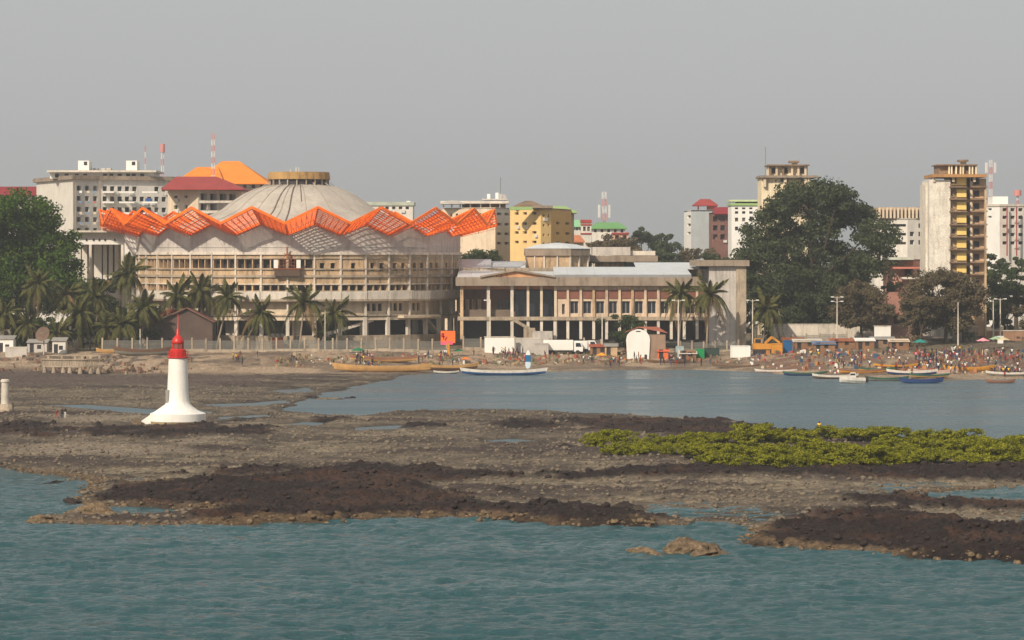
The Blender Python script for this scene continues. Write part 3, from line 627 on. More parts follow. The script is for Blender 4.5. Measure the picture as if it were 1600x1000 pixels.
# beige and yellow blocks
b, *_ = bldg('beige_apartment_block', 'beige apartment block with dark open roof storey behind the orange canopy', [(690,800),(774,790),(798,800)], 324,
    [dict(m=cream, rows=[(333,338),(349,354)], cols=cols(9, .02, .98, .4)), dict(m=pale_pl, rows=[(332,336),(348,352),(363,367),(378,382)], cols=[(.1,.4),(.6,.9)])], back=14)
xbox(b, 'roof_storey', 722, 790, 318, 324, 802, 10, soot); xbox(b, 'roof_slab', 688, 795, 314, 318, 798, 14, conc_l)
for p in (692, 705, 718, 734, 750, 765, 780): xbox(b, 'roof_post', p, p+2, 318, 324, 799, .4, conc_l)
hip(b, 'tin_canopy', 688, 726, 317, 312.5, 795, 10, conc_d, .4, .6); xbox(b, 'roof_deck', 753, 793, 310.5, 312.5, 802, 8, conc_d)
for p, h in ((761, 303), (774, 301), (780, 303), (786, 304)): xbox(b, 'roof_tank', p, p+5, h, 310.5, 803, 2, whitep if p < 778 else conc_d)
b, *_ = bldg('yellow_block', 'tall yellow block with small dark windows behind the conference wing', [(797,772),(845,762),(861,764),(893,785)], 325,
    [dict(m=yellow, rows=[(331,335),(347,351),(361,365),(376,380)], cols=[(.15,.28),(.42,.55),(.72,.86)]), dict(m=yellow, rows=[(335,339),(350,354),(365,369),(379,383)], cols=[(.2,.38),(.68,.82)]), dict(m=mat('shaded_yellow_plaster', lin(214,168,98), var=.08), rows=[(346,350),(362,366),(377,381)], cols=[(.25,.4),(.7,.9)])], back=14)  # right face gets a darker copy of the yellow, its shade painted in
xbox(b, 'roof_edge', 796, 832, 323, 328, 760.5, 3, green_roof); xbox(b, 'roof_edge', 832, 864, 321, 325, 760, 10, fascia_m); hip(b, 'tin_canopy', 802, 850, 321.5, 313, 768, 12, soot, .4, .6)
b, *_ = bldg('cream_annex', 'cream annexe with a pale green roof right of the yellow block', [(862,800),(897,800)], 330, [dict(m=cream, rows=[(332,336)], cols=cols(4, 0, 1, .4)), ], back=12)
hip(b, 'roof', 856, 902, 331, 321, 797, 16, green_roof, .2, .6)
b, *_ = bldg('striped_stair_tower', 'slim white tower with red bands beside green roofs', [(908,850),(924,850)], 348, [dict(m=pale_pl, rows=[(354,361)], cols=[(.2,.45),(.6,.85)])], back=6, roof=(red_roof, .8), over=.1)
for py in (350, 364): xbox(b, 'red_band', 907, 925, py, py+2.2, 849.8, .3, red_roof)
for i, (p0, p1, pe, pr, Y, l) in enumerate([(891,922,352,343,880,'small house under a mint green roof'),(922,980,355,347,930,'long hall under a bright green curved roof')]):
    b, *_ = bldg('green_roofed_house', l+' in the far centre', [(p0+3, Y),(p1-3, Y)], pe, [dict(m=pale_pl, rows=[(pe+3, pe+8)], cols=cols(5, 0, 1, .4))], back=12)
    hip(b, 'roof', p0, p1, pe+1, pr, Y-1, 16, mat('mint_roof', lin(142,196,150), var=.1) if i == 0 else mat('grass_green_roof', lin(110,160,100), var=.1), .2, .8)
b, *_ = bldg('pink_house', 'small salmon pink house among far trees', [(958,900),(982,900)], 366, [dict(m=mat('salmon', lin(206,160,136)), rows=[(368,374)], cols=cols(2, 0, 1, .5))], back=8, roof=(red_roof, .5), over=.1)
b, *_ = bldg('orange_gabled_house', 'small house with an orange brown roof behind the lantern', [(892,830),(912,830)], 376, [dict(m=cream)], back=8); hip(b, 'roof', 890, 914, 377, 367, 829, 10, mat('clay_roof', lin(190,120,84)), .3, .7)

# right of centre
b, *_ = bldg('grey_slab_block', 'plain pale grey slab block with a small red roof on top', [(1073,905),(1080,895),(1128,895)], 328, [dict(m=whitep, rows=[(336,340),(349,353),(362,366)], cols=[(.1,.9)]), dict(m=mat('blue_grey_wall', lin(170,176,178), var=.08, stain=.12))], back=14)
hip(b, 'rooftop_shelter', 1084, 1122, 320, 310.5, 897, 9, red_roof, .3, .7); xbox(b, 'shelter_post', 1090, 1092, 320, 328, 899, .4, red_roof); xbox(b, 'shelter_wall', 1106, 1120, 319.5, 328, 899, 5, mat('rose_wall', lin(190,110,90)))
b, *_ = bldg('brown_balcony_block', 'brown block with a crimson roof next to the grey slab block', [(1112,880),(1146,880)], 332, [dict(m=mat('brown_plaster', lin(124,88,80), var=.25, stain=.4), rows=[(338,346),(352,360),(366,374)], cols=cols(3, 0, 1, .6), rec=1)], back=12)
hip(b, 'roof', 1116, 1146, 333, 323, 878, 12, maroon, .1, .9)
b, *_ = bldg('white_terrace_block', 'white terraced block with pale green roof left of the cream tower', [(1143,860),(1190,860)], 321, [dict(m=whitep, rows=[(324,327),(330,334),(340,346),(354,360)], cols=cols(4, .05, 1, .45))], back=14, roof=(green_roof, .6), over=.06)
xbox(b, 'roof_house', 1152, 1188, 315, 319, 866, 8, dark); xbox(b, 'roof_cover', 1140, 1192, 312, 315, 864, 12, mat('lime_roof', lin(190,200,160)))

# the two stained towers
tw1 = thing('stained_tower', 'cream weathered tower block rising behind the big dark tree', 'building', ((1232-CX)*730/F, 730, 0))
def tbox(root, name, px0, px1, py0, py1, Y, d, m):
    return xbox(root, name, px0, px1, py0, py1, Y, d, m)
tbox(tw1, 'wall', 1190, 1226, 277, 545, 730, 12, tower_m); tbox(tw1, 'wall', 1226.3, 1262, 277, 545, 731.5, 10, tower_m); tbox(tw1, 'wall', 1262.3, 1276, 281, 545, 734, 8, soot)
tbox(tw1, 'cornice', 1188, 1279, 274, 277.6, 728.5, 14, fascia_m)
for p in (1193, 1225, 1257, 1262): tbox(tw1, 'pilaster', p, p+4, 277.8, 292, 729, .8, cream)
for p in (1220, 1251): tbox(tw1, 'window', p, p+4, 279, 284, 729.8, .15, dark)
for py in (290, 305, 320): tbox(tw1, 'balcony', 1226, 1264, py, py+3, 728.7, 2.7, soot); tbox(tw1, 'balcony_wall', 1230, 1256, py-9, py-.2, 731, .4, tower_m)
tbox(tw1, 'penthouse', 1202, 1262, 259, 274, 733, 8, tower_m)
for p in (1202, 1212, 1222, 1236, 1246, 1257): tbox(tw1, 'post', p, p+3.2, 258, 274, 731.8, .8, soot if p in (1202, 1222) else cream)
for p in (1206, 1226, 1251): tbox(tw1, 'opening', p, p+5, 262, 271, 732.8, .15, dark)
tbox(tw1, 'roof_slab', 1200, 1265, 257, 259, 731, 11, soot); tbox(tw1, 'tank_stand', 1238, 1246, 254, 257, 735, 2, tower_m); tbox(tw1, 'water_tank', 1234, 1249, 251, 254, 734, 4, soot)

YT = 668
tw2 = thing('balcony_tower', 'tall yellow and white tower with dark balconies and a sooty top storey', 'building', ((1495-CX)*YT/F, YT, 0))
mott = mat('mottled_white', lin(222,214,200), var=.16, scale=.8, stain=.6, stain_col=lin(140,124,106), fine=.2); ywall = mat('tower_yellow', lin(238,204,122), var=.12, stain=.25, stain_col=lin(140,110,70))
tbox(tw2, 'blank_wall', 1452, 1485, 281, 525, YT, 12, mott); tbox(tw2, 'blank_return', 1446, 1451.7, 288, 525, YT+3, 9, mott)
tbox(tw2, 'front_wall', 1485.3, 1510, 277, 525, YT+1.2, 10, tan); tbox(tw2, 'side_wall', 1510.3, 1541, 279, 525, YT+2.6, 10, mat('shaded_side_wall', lin(196,162,128), var=.25, stain=.5))  # right side set browner: its shade is put into the wall colour
fl = [293, 312, 331.5, 352, 371, 391, 411, 430, 449]
for py in fl:
    tbox(tw2, 'balcony', 1484, 1511, py-2.2, py, YT-.7, 1.8, soot); tbox(tw2, 'balcony', 1517, 1543, py-2.6, py, YT+.4, 2.1, soot)
    tbox(tw2, 'balcony_rail', 1484.5, 1495, py-6, py-3.5, YT-.8, .12, soot)
    tbox(tw2, 'bay_panel', 1495, 1510, py-16, py-4, YT+.7, .4, ywall); tbox(tw2, 'opening', 1510.8, 1515.5, py-15, py-1, YT+2.3, .15, dark)
    tbox(tw2, 'door', 1488, 1492, py-13, py-3.6, YT+1.05, .14, dark if py in (371, 411) else tan); tbox(tw2, 'bay_pillar', 1516, 1519.5, py-15.5, py-1, YT+1.6, .8, cream)
    tbox(tw2, 'opening', 1522, 1530, py-14, py-5, YT+2.45, .14, dark)
tbox(tw2, 'corner_post', 1538.5, 1541.5, 296, 525, YT+.3, 1, tan)
tbox(tw2, 'cornice', 1457, 1542, 272, 276.8, YT-1.2, 14, mat('ochre_cornice', lin(176,132,84), var=.2, stain=.4))
for p in (1458, 1488, 1521): tbox(tw2, 'pilaster', p, p+3.5, 276.9, 284, YT-.4, .8, cream)
for p in (1484.5, 1517): tbox(tw2, 'opening', p, p+3.5, 277, 283, YT+1.05, .14, dark)
tbox(tw2, 'top_storey', 1467, 1525, 258.5, 271.9, YT+2.5, 8, soot)
for p in (1482, 1486, 1493, 1500, 1504, 1514, 1518.5, 1524): tbox(tw2, 'post', p, p+2.2, 258, 271.9, YT+1.6, .8, tower_m)
for p in (1488.5, 1509): tbox(tw2, 'opening', p, p+4, 259.5, 266, YT+2.35, .14, dark)
tbox(tw2, 'roof_slab', 1465, 1528, 256.6, 258.4, YT+1.2, 10, soot); tbox(tw2, 'tank_stand', 1502, 1510, 252.6, 256.5, YT+4, 1.6, tower_m); tbox(tw2, 'water_tank', 1499, 1513.5, 249.5, 252.5, YT+3, 3.5, soot)

b, *_ = bldg('white_office_block', 'white office block with a fluted tan attic left of the yellow tower', [(1366,820),(1418,815),(1449,818)], 341,
    [dict(m=pale_pl, rows=[(350,354),(364,368),(378,382)], cols=[(.05,.95)], rec=1.2), dict(m=pale_pl, rows=[(349,356),(362,369),(375,382)], cols=[(.12,.34),(.55,.77)], pane=dark_b)], back=14)
xbox(b, 'attic', 1372, 1448, 324, 341, 818, 12, tan)
for i in range(13): xbox(b, 'attic_fin', 1373+i*5.8, 1376+i*5.8, 324.5, 341, 816, 1.9, cream)
for i in range(12): xbox(b, 'attic_slot', 1376.6+i*5.8, 1378.4+i*5.8, 334, 340, 817.8, .15, dark)
b, *_ = bldg('salmon_house', 'salmon pink house with terraces below the white office block', [(1388,694),(1428,686),(1446,690)], 405, [dict(m=mat('salmon_wall', lin(228,172,150), var=.15, stain=.25), rows=[(420,432)], cols=[(.5,.95)], rec=1), dict(m=mat('salmon_wall', (0,0,0)), rows=[(422,428)], cols=[(.3,.6)])], back=10)
xbox(b, 'terrace', 1396, 1446, 417, 420, 683, 3, mat('rose_slab', lin(188,116,98))); xbox(b, 'terrace', 1410, 1446, 433, 436, 682, 4, pale_pl); xbox(b, 'roof', 1390, 1428, 402, 406, 684, 12, mat('pale_tin', lin(186,190,176)))
b, *_ = bldg('white_flats', 'white flats with rows of dark windows at the right edge', [(1541,800),(1562,795),(1650,800)], 322, [dict(m=whitep, rows=[(325,328),(337,340)], cols=[(.1,.4)]), dict(m=pale_pl, rows=[(325,330),(337,342),(351,356),(364,369),(377,382)], cols=cols(7, .02, 1, .55))], back=14, roof=(conc_l, .5), over=.03)
xbox(b, 'stair_head', 1551, 1575, 307, 322, 800, 8, whitep)
for p in (1573, 1588): xbox(b, 'downpipe', p, p+1.6, 323, 400, 794, .5, red_roof)
b, *_ = bldg('hip_roofed_house', 'brown house with a faded red hip roof among the brown trees', [(1372,676),(1432,676)], 490, [dict(m=mat('mauve_wall', lin(150,120,112), var=.2, stain=.3), rows=[(492,506)], cols=cols(3, 0, 1, .55))], back=12); hip(b, 'roof', 1366, 1436, 491, 457, 674, 18, mat('faded_red_roof', lin(146,104,90), var=.2, stain=.3), .45, .8)

# white theatre block left of the round hall
th = thing('white_theatre', 'white windowless theatre block with a tall fin left of the round hall', 'building', ((165-CX)*690/F, 690, 0))
xbox(th, 'fascia', 116, 194, 363, 382, 688, 20, whitep); xbox(th, 'fin', 194.5, 213, 361, 400, 684, 26, whitep); xbox(th, 'rear_wall', 118, 210, 382, 535, 700.2, 14, pale_pl); xbox(th, 'lower_wall', 118, 213, 446.5, 535, 687, 13, pale_pl)
xbox(th, 'roof_edge', 114, 196, 360, 363, 686, 22, conc_l)
for p in (118, 128, 147, 153, 161, 170, 179): xbox(th, 'wall_pier', p, p+(6 if p > 140 else 8), 382.2, 442, 696, 4.1, pale_pl)
for p in (141, 191): xbox(th, 'corner_pillar', p-2, p+2, 382.2, 445, 687.5, 1, conc_l)
for p in (134, 145, 154, 163, 178): xbox(th, 'vent', p, p+2.4, 373, 376.5, 687.86, .15, dark)
xbox(th, 'yellow_base', 140, 190, 437, 446, 686, 3, yellow)
# dark shed in front of the hall
sh = thing('dark_gabled_shed', 'dark brown gabled shed behind the fence and the red lantern', 'shed', ((285-CX)*646/F, 646, gz((285-CX)*646/F, 646)-.3))
s = 646/F; zz = lambda py: H-(py-HZ)*s - sh.location.z; hx = lambda px: (px-285)*s
MB().extr_y([(hx(240), -.5), (hx(332), -.5), (hx(332), zz(503)), (hx(292), zz(482)), (hx(240), zz(506))], 0, 6).build('walls', mat('umber_boards', lin(92,76,68), var=.25, stain=.3), sh)
rf = MB(); rf.beam((hx(238), 3, zz(505.5)), (hx(293), 3, zz(480.5)), 7.4, .18, (0,0,1)); rf.beam((hx(291), 3, zz(480.5)), (hx(335), 3, zz(503.5)), 7.4, .18, (0,0,1)); rf.build('roof', mat('old_tin_roof', lin(130,92,78), var=.25, stain=.4), sh)
MB().box(hx(262), hx(268), -.05, 0, .4, 2.6).build('door', dark, sh)
rh = thing('red_tin_hut', 'hut with a bright red tin roof left of the dark shed', 'hut', ((253-CX)*650/F, 650, gz((253-CX)*650/F, 650)-.3)); zz2 = lambda py: H-(py-HZ)*.13 - rh.location.z
MB().box(-2.6, 2.2, 0, 4, 0, zz2(501)).build('wall', mat('umber_boards', (0,0,0)), rh); rf = MB(); rf.beam((-3.4, -.4, zz2(503)), (2.0, 2.6, zz2(484)), 5.6, .15, (0,0,1)); rf.build('roof', mat('red_tin', lin(150,50,56), var=.2), rh)

# ------------------------------------------------------------------ masts
mast_r = mat('mast_red', lin(206,140,136), var=.1); mast_w = mat('mast_white', lin(222,218,214), var=.06); mast_g = mat('mast_grey', lin(150,150,150))
def lattice(label, px, pb, ptop, Y, w, nb, two=True):
    w *= .7; x = (px-CX)*Y/F; zb, zt = 6.0, H-(ptop-HZ)*Y/F; zs = H-(pb-HZ)*Y/F
    r = thing('radio_mast', label, 'mast', (x, Y, 0), R(20))
    MB().beam((0,0,3), (0,0,zs), w*.8, w*.8).build('mast_foot', mast_g, r)
    for i in range(nb):
        z0 = zs+(zt-zs)*i/nb; z1_ = zs+(zt-zs)*(i+1)/nb; m = MB(); h = w/2; tt = max(.07, w*.13)
        for a, b in ((-h,-h),(h,-h),(h,h),(-h,h)): m.beam((a,b,z0), (a,b,z1_), tt, tt)
        k = max(1, int((z1_-z0)/w/1.2))
        for j in range(k):
            u0, u1 = z0+(z1_-z0)*j/k, z0+(z1_-z0)*(j+1)/k
            m.beam((-h,-h,u0),(h,-h,u1),tt*.7,tt*.7); m.beam((h,-h,u0),(h,h,u1),tt*.7,tt*.7); m.beam((-h,h,u1),(-h,-h,u0),tt*.7,tt*.7); m.beam((-h,-h,u1),(h,-h,u1),tt*.7,tt*.7)
        m.build('mast_section', (mast_r if i % 2 == 0 else mast_w) if two else mast_g, r)
    return r
lattice('red and white lattice mast in front of the orange roof', 333, 292, 209, 770, .9, 9)
a = lattice('short red and white mast with a red drum on top', 254, 280, 238, 880, .9, 4); MB().lathe([(.65, H+162*.176), (.65, H+175*.176)], 10).build('antenna_drum', mast_r, a)
lattice('thin reddish whip mast right of the rooftop turret', 227, 275, 228, 900, .3, 5)
a = lattice('pale lattice mast with twin panels above the green roofs', 944, 345, 300, 950, 1.4, 4)
for x in (-1.6, 1.6): MB().box(x-.3, x+.3, -.2, .2, H+60*.19, H+80*.19).build('panel_antenna', mast_w, a)
lattice('thin dark whip mast left of the cream tower', 1196, 275, 230, 760, .16, 3, False)
a = lattice('red and white mast behind the yellow tower', 1548, 318, 250, 850, .9, 6)
for x in (-1.3, 1.3): MB().box(x-.25, x+.25, -.2, .2, H+130*.17, H+146*.17).build('panel_antenna', mast_w, a)
a = lattice('stubby mast with a red drum at the far right edge', 1590, 322, 304, 850, .6, 2); MB().lathe([(1.0, H+94*.17), (1.0, H+103*.17)], 10).build('antenna_drum', mast_r, a)
lattice('faint thin mast over the beige apartment block', 782, 310, 277, 860, .2, 3, False)
# ------------------------------------------------------------------ leaves, trees, palms
def leaf_mesh(name, cen, rad, n, size, m, seed, flat=.6, up=.35):
    """quads spread over clump shells: cen (k,3), rad (k,), n leaves per clump"""
    g = np.random.default_rng(seed); k = len(cen); N = k*n
    d = g.normal(size=(N, 3)); d /= np.linalg.norm(d, axis=1)[:, None]
    c = np.repeat(cen, n, 0); r = np.repeat(rad, n)
    p = c + d*np.array((1, 1, flat))*(r*(g.random(N)**.45))[:, None]
    nrm = d*.8 + g.normal(size=(N, 3))*.5 + np.array((0, 0, up)); nrm /= np.linalg.norm(nrm, axis=1)[:, None]
    t = np.cross(nrm, g.normal(size=(N, 3))); t /= np.linalg.norm(t, axis=1)[:, None]; b = np.cross(nrm, t)
    s = (size*(.55+.9*g.random(N)))[:, None]; t = t*s*.5; b = b*s*.33
    V = np.stack([p-t, p-b*.9, p+t, p+b*.9], 1).reshape(-1, 3)
    me = bpy.data.meshes.new(name); me.vertices.add(4*N); me.vertices.foreach_set('co', V.astype(np.float32).ravel())
    me.loops.add(4*N); me.loops.foreach_set('vertex_index', np.arange(4*N, dtype=np.int32)); me.polygons.add(N)
    me.polygons.foreach_set('loop_start', np.arange(0, 4*N, 4, dtype=np.int32)); me.materials.append(m); me.update(); me.validate(); return me
bark = mat('bark', lin(72,62,52), var=.3, stain=.3, fine=.2); bark_p = mat('palm_bark', lin(156,140,122), var=.2, stain=.3)
L_mango = leaf_mat('leaf_mango', (.026,.062,.010), (.105,.165,.030)); L_dark = leaf_mat('leaf_dark', (.030,.044,.022), (.100,.118,.056))
L_mid = leaf_mat('leaf_mid', (.028,.048,.016), (.080,.105,.040)); L_brown = leaf_mat('leaf_brown', (.080,.064,.036), (.180,.142,.084))
L_bush = leaf_mat('leaf_mangrove', (.10,.112,.012), (.34,.335,.030), .3, .7); L_palm = leaf_mat('leaf_palm', (.040,.050,.016), (.150,.140,.050), .2, .6)

def crown_clumps(w, h, k, seed, base=.12, dome=1.0):
    """lobed crown: a few boughs, each a cluster of leaf clumps, so the outline is uneven and gaps open between boughs"""
    g = np.random.default_rng(seed); cs = []; rs = []; nl = max(5, k//7); zc = h*(base+(1-base)*.5); hz_ = h*(1-base)*.5; sub = -(-k//nl)
    for i in range(nl):
        while True:
            u = g.normal(size=3); u /= np.linalg.norm(u)
            if u[2] > (-.75 if base > .05 else -1): break
        q = .30+.45*g.random()**.6 if i else .1; lr = (.17+.13*g.random())*(1.25 if nl < 8 else 1)
        lc = np.array((u[0]*q*w*.5*1.15, u[1]*q*w*.42, zc+u[2]*q*hz_*(1.1 if base > .05 else 1.3))); R_ = np.array((lr*w, lr*w, min(lr*w*.75, hz_*.7)))
        for j in range(sub):
            d = g.normal(size=3); d /= np.linalg.norm(d); d[2] = (abs(d[2])*.9-.25) if base > .05 or g.random() < .6 else d[2]
            p = lc+d*R_*(.45+.55*g.random()); p[2] = min(max(p[2], h*base*.6), h*.97); cs.append(p); rs.append(lr*w*(.26+.22*g.random()))
    return np.array(cs), np.array(rs)
def lobed(px, Y, zb, lobes, rpx, seed, sub=26, dep=.45):
    g = np.random.default_rng(seed); cs = []; rs = []; s = Y/F; w = (max(l[0] for l in lobes)-min(l[0] for l in lobes))*s
    for lx_, ly_ in lobes:
        for q in range(2):
            c = np.array(((lx_-px)*s+g.normal()*.6, g.normal()*w*dep*.6*(1 if q else .4), H-(ly_-HZ)*s-zb)); R_ = rpx*s*(.85+.35*g.random())
            for j in range(sub//2):
                d = g.normal(size=3); d /= np.linalg.norm(d); d[2] *= .75; cs.append(c+d*R_*(.45+.5*g.random())); rs.append(R_*(.38+.28*g.random()))
    return np.array(cs), np.array(rs)
TREES = {}
def tree(label, px, ptop, pbase, wpx, Y, m, seed, k=26, n=170, leaf=.55, var=None, group=None, cat='tree', name='tree', flat=.62, lobes=None, rpx=28):
    s = Y/F; x = (px-CX)*s; z0 = min(H-(pbase-HZ)*s, gz(x, Y)+1.5) if pbase is None else gz(x, Y)
    ztop = H-(ptop-HZ)*s; h = ztop-z0; w = wpx*s
    root = thing(name, label, cat, (x, Y, z0-.1), 0, group)
    key = (var, m.name) if var is not None else None
    if key and key in TREES: (tm, lm, w0, h0) = TREES[key]
    else:
        cs, rs = crown_clumps(w, h, k, seed, base=.2 if pbase is None else pbase); g = random.Random(seed)
        if lobes: cs, rs = lobed(px, Y, z0-.1, lobes, rpx, seed)
        lm = leaf_mesh('crown', cs, rs, n, leaf, m, seed, flat)
        b = MB(); r0 = max(.18, h*.022); top = h*.55
        tp = [(0, 0, -.3), (g.uniform(-.2,.2), 0, top*.35), (g.uniform(-.5,.5), g.uniform(-.3,.3), top*.7), (g.uniform(-.6,.6), 0, top)]
        b.tube(tp, [r0*1.5, r0, r0*.8, r0*.5], 7)
        for i in range(min(k, 14)):
            c = Vector(cs[i*len(cs)//14 if k > 14 else i]); st = Vector(tp[1]).lerp(Vector(tp[2]), g.random())
            mid = st.lerp(c, .5)+Vector((0, 0, -h*.02)); b.tube([st, mid, c], [r0*.5, r0*.32, r0*.1], 5)
        tm = b.mesh('trunk', bark); w0, h0 = w, h
        if key: TREES[key] = (tm, lm, w0, h0)
    put('trunk', tm, root); put('crown', lm, root)
    root.scale = (w/w0, w/w0, h/h0); root.rotation_euler = (0, 0, 0 if var is None else (seed*1.7) % 6.28)
    return root

# landmark trees
tree('broad dark old tree with gaps in its crown before the cream tower', 1268, 284, .03, 250, 700, L_dark, 11, k=420, n=110, leaf=.70, name='giant_tree', flat=.6, rpx=33, lobes=[(1178,402),(1192,366),(1214,334),(1243,314),(1280,306),(1314,314),(1343,338),(1362,372),(1358,405),(1330,430),(1292,350),(1250,362),(1222,398),(1262,420),(1302,395),(1188,440),(1208,468),(1256,472),(1306,470),(1340,458),(1232,440),(1282,446)])
tree('big leafy mango tree filling the left edge', 28, 300, .04, 225, 668, L_mango, 12, k=300, n=130, leaf=.66, name='mango_tree', rpx=37, lobes=[(5,332),(38,330),(66,350),(88,380),(98,415),(20,362),(52,385),(78,430),(30,420),(-5,390),(60,455),(100,452),(10,455),(-30,350),(-35,420)])
tree('dark rounded tree behind the left palms', 128, 408, .05, 120, 662, L_dark, 13, k=34, n=240, leaf=.5)
tree('dark bushy tree behind the palms by the left edge', 50, 425, .05, 110, 660, L_dark, 14, k=30, n=240, leaf=.5)
tree('mid green tree between hall and yellow block', 762, 361, .1, 118, 735, L_mid, 15, k=40, n=260, leaf=.5)
tree('brown leaved tree left of the hip roofed house', 1346, 438, .02, 84, 672, L_brown, 16, k=60, n=120, leaf=.45, rpx=18, lobes=[(1326,462),(1344,452),(1364,462),(1322,484),(1346,480),(1368,486),(1336,500),(1358,502)])
tree('large brown leaved tree in front of the yellow tower', 1478, 424, .0, 116, 655, L_brown, 17, k=90, n=120, leaf=.45, rpx=21, lobes=[(1436,462),(1450,440),(1476,434),(1500,440),(1516,458),(1424,488),(1452,478),(1484,466),(1510,484),(1436,508),(1470,500),(1500,508)])
tree('low brown leaved tree beside the market crowd', 1440, 452, .0, 86, 648, L_brown, 18, k=60, n=240, leaf=.42)
tree('dark green tree behind the brown trees', 1506, 420, .02, 96, 662, L_dark, 19, k=26, n=220, leaf=.45)
tree('small dark tree before the salmon house', 1397, 424, .2, 40, 690, L_dark, 20, k=14, n=160, leaf=.4)
tree('green shrub tree right of the white containers', 978, 488, .0, 74, 642, L_mid, 21, k=22, n=220, leaf=.35, name='shrub', cat='shrub')
tree('dark shrub beside the palm in front of the hall', 500, 490, .0, 44, 641, L_dark, 22, k=14, n=160, leaf=.35, name='shrub', cat='shrub')
BT = [('hazy tree beyond the right flats, leftmost', 1556, 354, 80, 760, L_dark), ('dull green tree at the right edge above the poles', 1588, 384, 76, 735, L_mid), ('low green tree by the right lamp post', 1570, 436, 90, 690, L_mid), ('brown green tree at the far right edge', 1610, 430, 70, 680, L_brown),
      ('green tree left of the giant tree', 1128, 368, 90, 790, L_mid), ('tall thin far tree left of the grey slab block', 1050, 343, 64, 980, L_dark), ('far tree on the skyline in the centre, leftmost', 998, 351, 90, 990, L_dark), ('far tree on the skyline with a wide crown', 1024, 350, 100, 1000, L_mid),
      ('far tree touching the grey slab block', 1066, 362, 80, 960, L_dark), ('brownish far tree below the green curved roof', 950, 360, 80, 850, L_brown), ('brown bush left of the grey slab block', 1082, 384, 80, 850, L_brown), ('reddish thin tree before the brown block', 1112, 352, 70, 860, L_brown),
      ('low far tree behind the lantern roof', 928, 372, 60, 800, L_mid), ('low dull tree behind the wing roof', 1000, 377, 70, 790, L_mid), ('low tree behind the end block', 1050, 385, 60, 780, L_mid), ('dark tree under the giant tree', 1212, 382, 150, 697, L_dark),
      ('dark low tree right under the giant tree', 1322, 396, 140, 697, L_dark), ('dark undergrowth tree hiding the giant trunk', 1268, 405, 150, 695, L_dark), ('low hazy tree right of the green curved roof', 968, 366, 100, 900, L_brown), ('hazy green tree above the wing roof', 990, 360, 110, 940, L_mid), ('broad dull tree above the wing roof end', 1014, 372, 130, 860, L_mid), ('broad dark tree left of the end block roof', 1052, 376, 130, 850, L_dark), ('olive tree below the pink house', 975, 380, 90, 780, L_brown), ('green tree peeking between dome and orange roof', 400, 334, 70, 850, L_mid), ('tree behind the theatre fin', 205, 400, 40, 720, L_dark), ('tree far left behind the sheds', -10, 440, 90, 652, L_mango),
      ('small tree behind the green curved roof', 905, 354, 60, 930, L_dark), ('dark tree below the white flats', 1560, 395, 60, 745, L_dark)]
for i, (l, px, pt, w, Y, m) in enumerate(BT):
    tree(l, px, pt, .02, w, Y, m, 40+i, k=60, n=150, leaf=.55 if Y < 800 else .7, var=None if i < 4 or Y < 720 else i % 4)

for i, (l, px, pt, w, Y, m) in enumerate([('dark shrub at the foot of the left palms', 30, 478, 90, 645, L_dark), ('dense shrub beneath the tall palm before the mango tree', 86, 486, 90, 643, L_mid), ('dark thicket below the white theatre', 160, 462, 110, 655, L_dark), ('green thicket between theatre and red tin hut', 208, 470, 90, 650, L_mid), ('olive shrub behind the left fence end', 140, 500, 80, 641, L_mid), ('shrub left of the dark shed', 232, 500, 50, 645, L_dark), ('shrubby tree behind the end block', 1176, 430, 60, 690, L_dark), ('low shrub right of the wide yellowish palm', 1232, 474, 80, 690, L_dark), ('low shrub under the giant tree, right side', 1330, 470, 90, 690, L_dark), ('tree in front of the white terrace block', 1160, 352, 80, 780, L_mid), ('tree behind the wing lantern', 1100, 392, 80, 760, L_mid)]):
    tree(l, px, pt, .0, w, Y, m, 70+i, k=40, n=190, leaf=.45, name='shrub' if 'tree' not in l else 'tree', cat='shrub' if 'tree' not in l else 'tree')
# palms: each frond a part
def frond_mesh(L, droop, seed):
    g = random.Random(seed); b = MB(); pts = []; n = 9
    for i in range(n):
        t = i/(n-1); pts.append(Vector((L*t*(1-.18*t*droop), 0, L*(.42*t - droop*.95*t*t))))
    for i in range(n-1): b.beam(pts[i], pts[i+1], .07*(1-i/n)+.02, .06)
    for i in range(1, 35):
        t = i/35; f = t*(n-1); j = min(int(f), n-2); p = pts[j].lerp(pts[j+1], f-j); d = (pts[j+1]-pts[j]).normalized()
        ll = L*.26*(math.sin(PI*min(1, .18+t*.86))**.7)*g.uniform(.85, 1.1)
        for s in (-1, 1):
            e = p + d*ll*.45 + Vector((0, s*ll*.62, -ll*(.45+.35*droop*t)*g.uniform(.8, 1.2))); w = .085
            q = p.lerp(e, .5) + Vector((0, 0, ll*.06))
            b.add([p - d*w, p + d*w, q + d*w*.9, e, q - d*w*.9], [(0,1,2,4), (4,2,3)])
    return b.mesh('frond', L_palm)
FR = [frond_mesh(1.0*4.2, dr, sd) for sd, dr in enumerate([.3, .7, 1.1, 1.5, 1.9])]
L_dead = leaf_mat('leaf_dry', (.13,.085,.04), (.22,.15,.075), .15, .6)
nut = MB()
for i in range(7): a = i*.9; nut.lathe([(.01,-.16+.2*math.sin(a*2)),(.13,-.02+.2*math.sin(a*2)),(.01,.14+.2*math.sin(a*2))], 6, .28*math.sin(a), .28*math.cos(a))
nutm = nut.mesh('coconuts', mat('coconut', lin(120,104,60)))
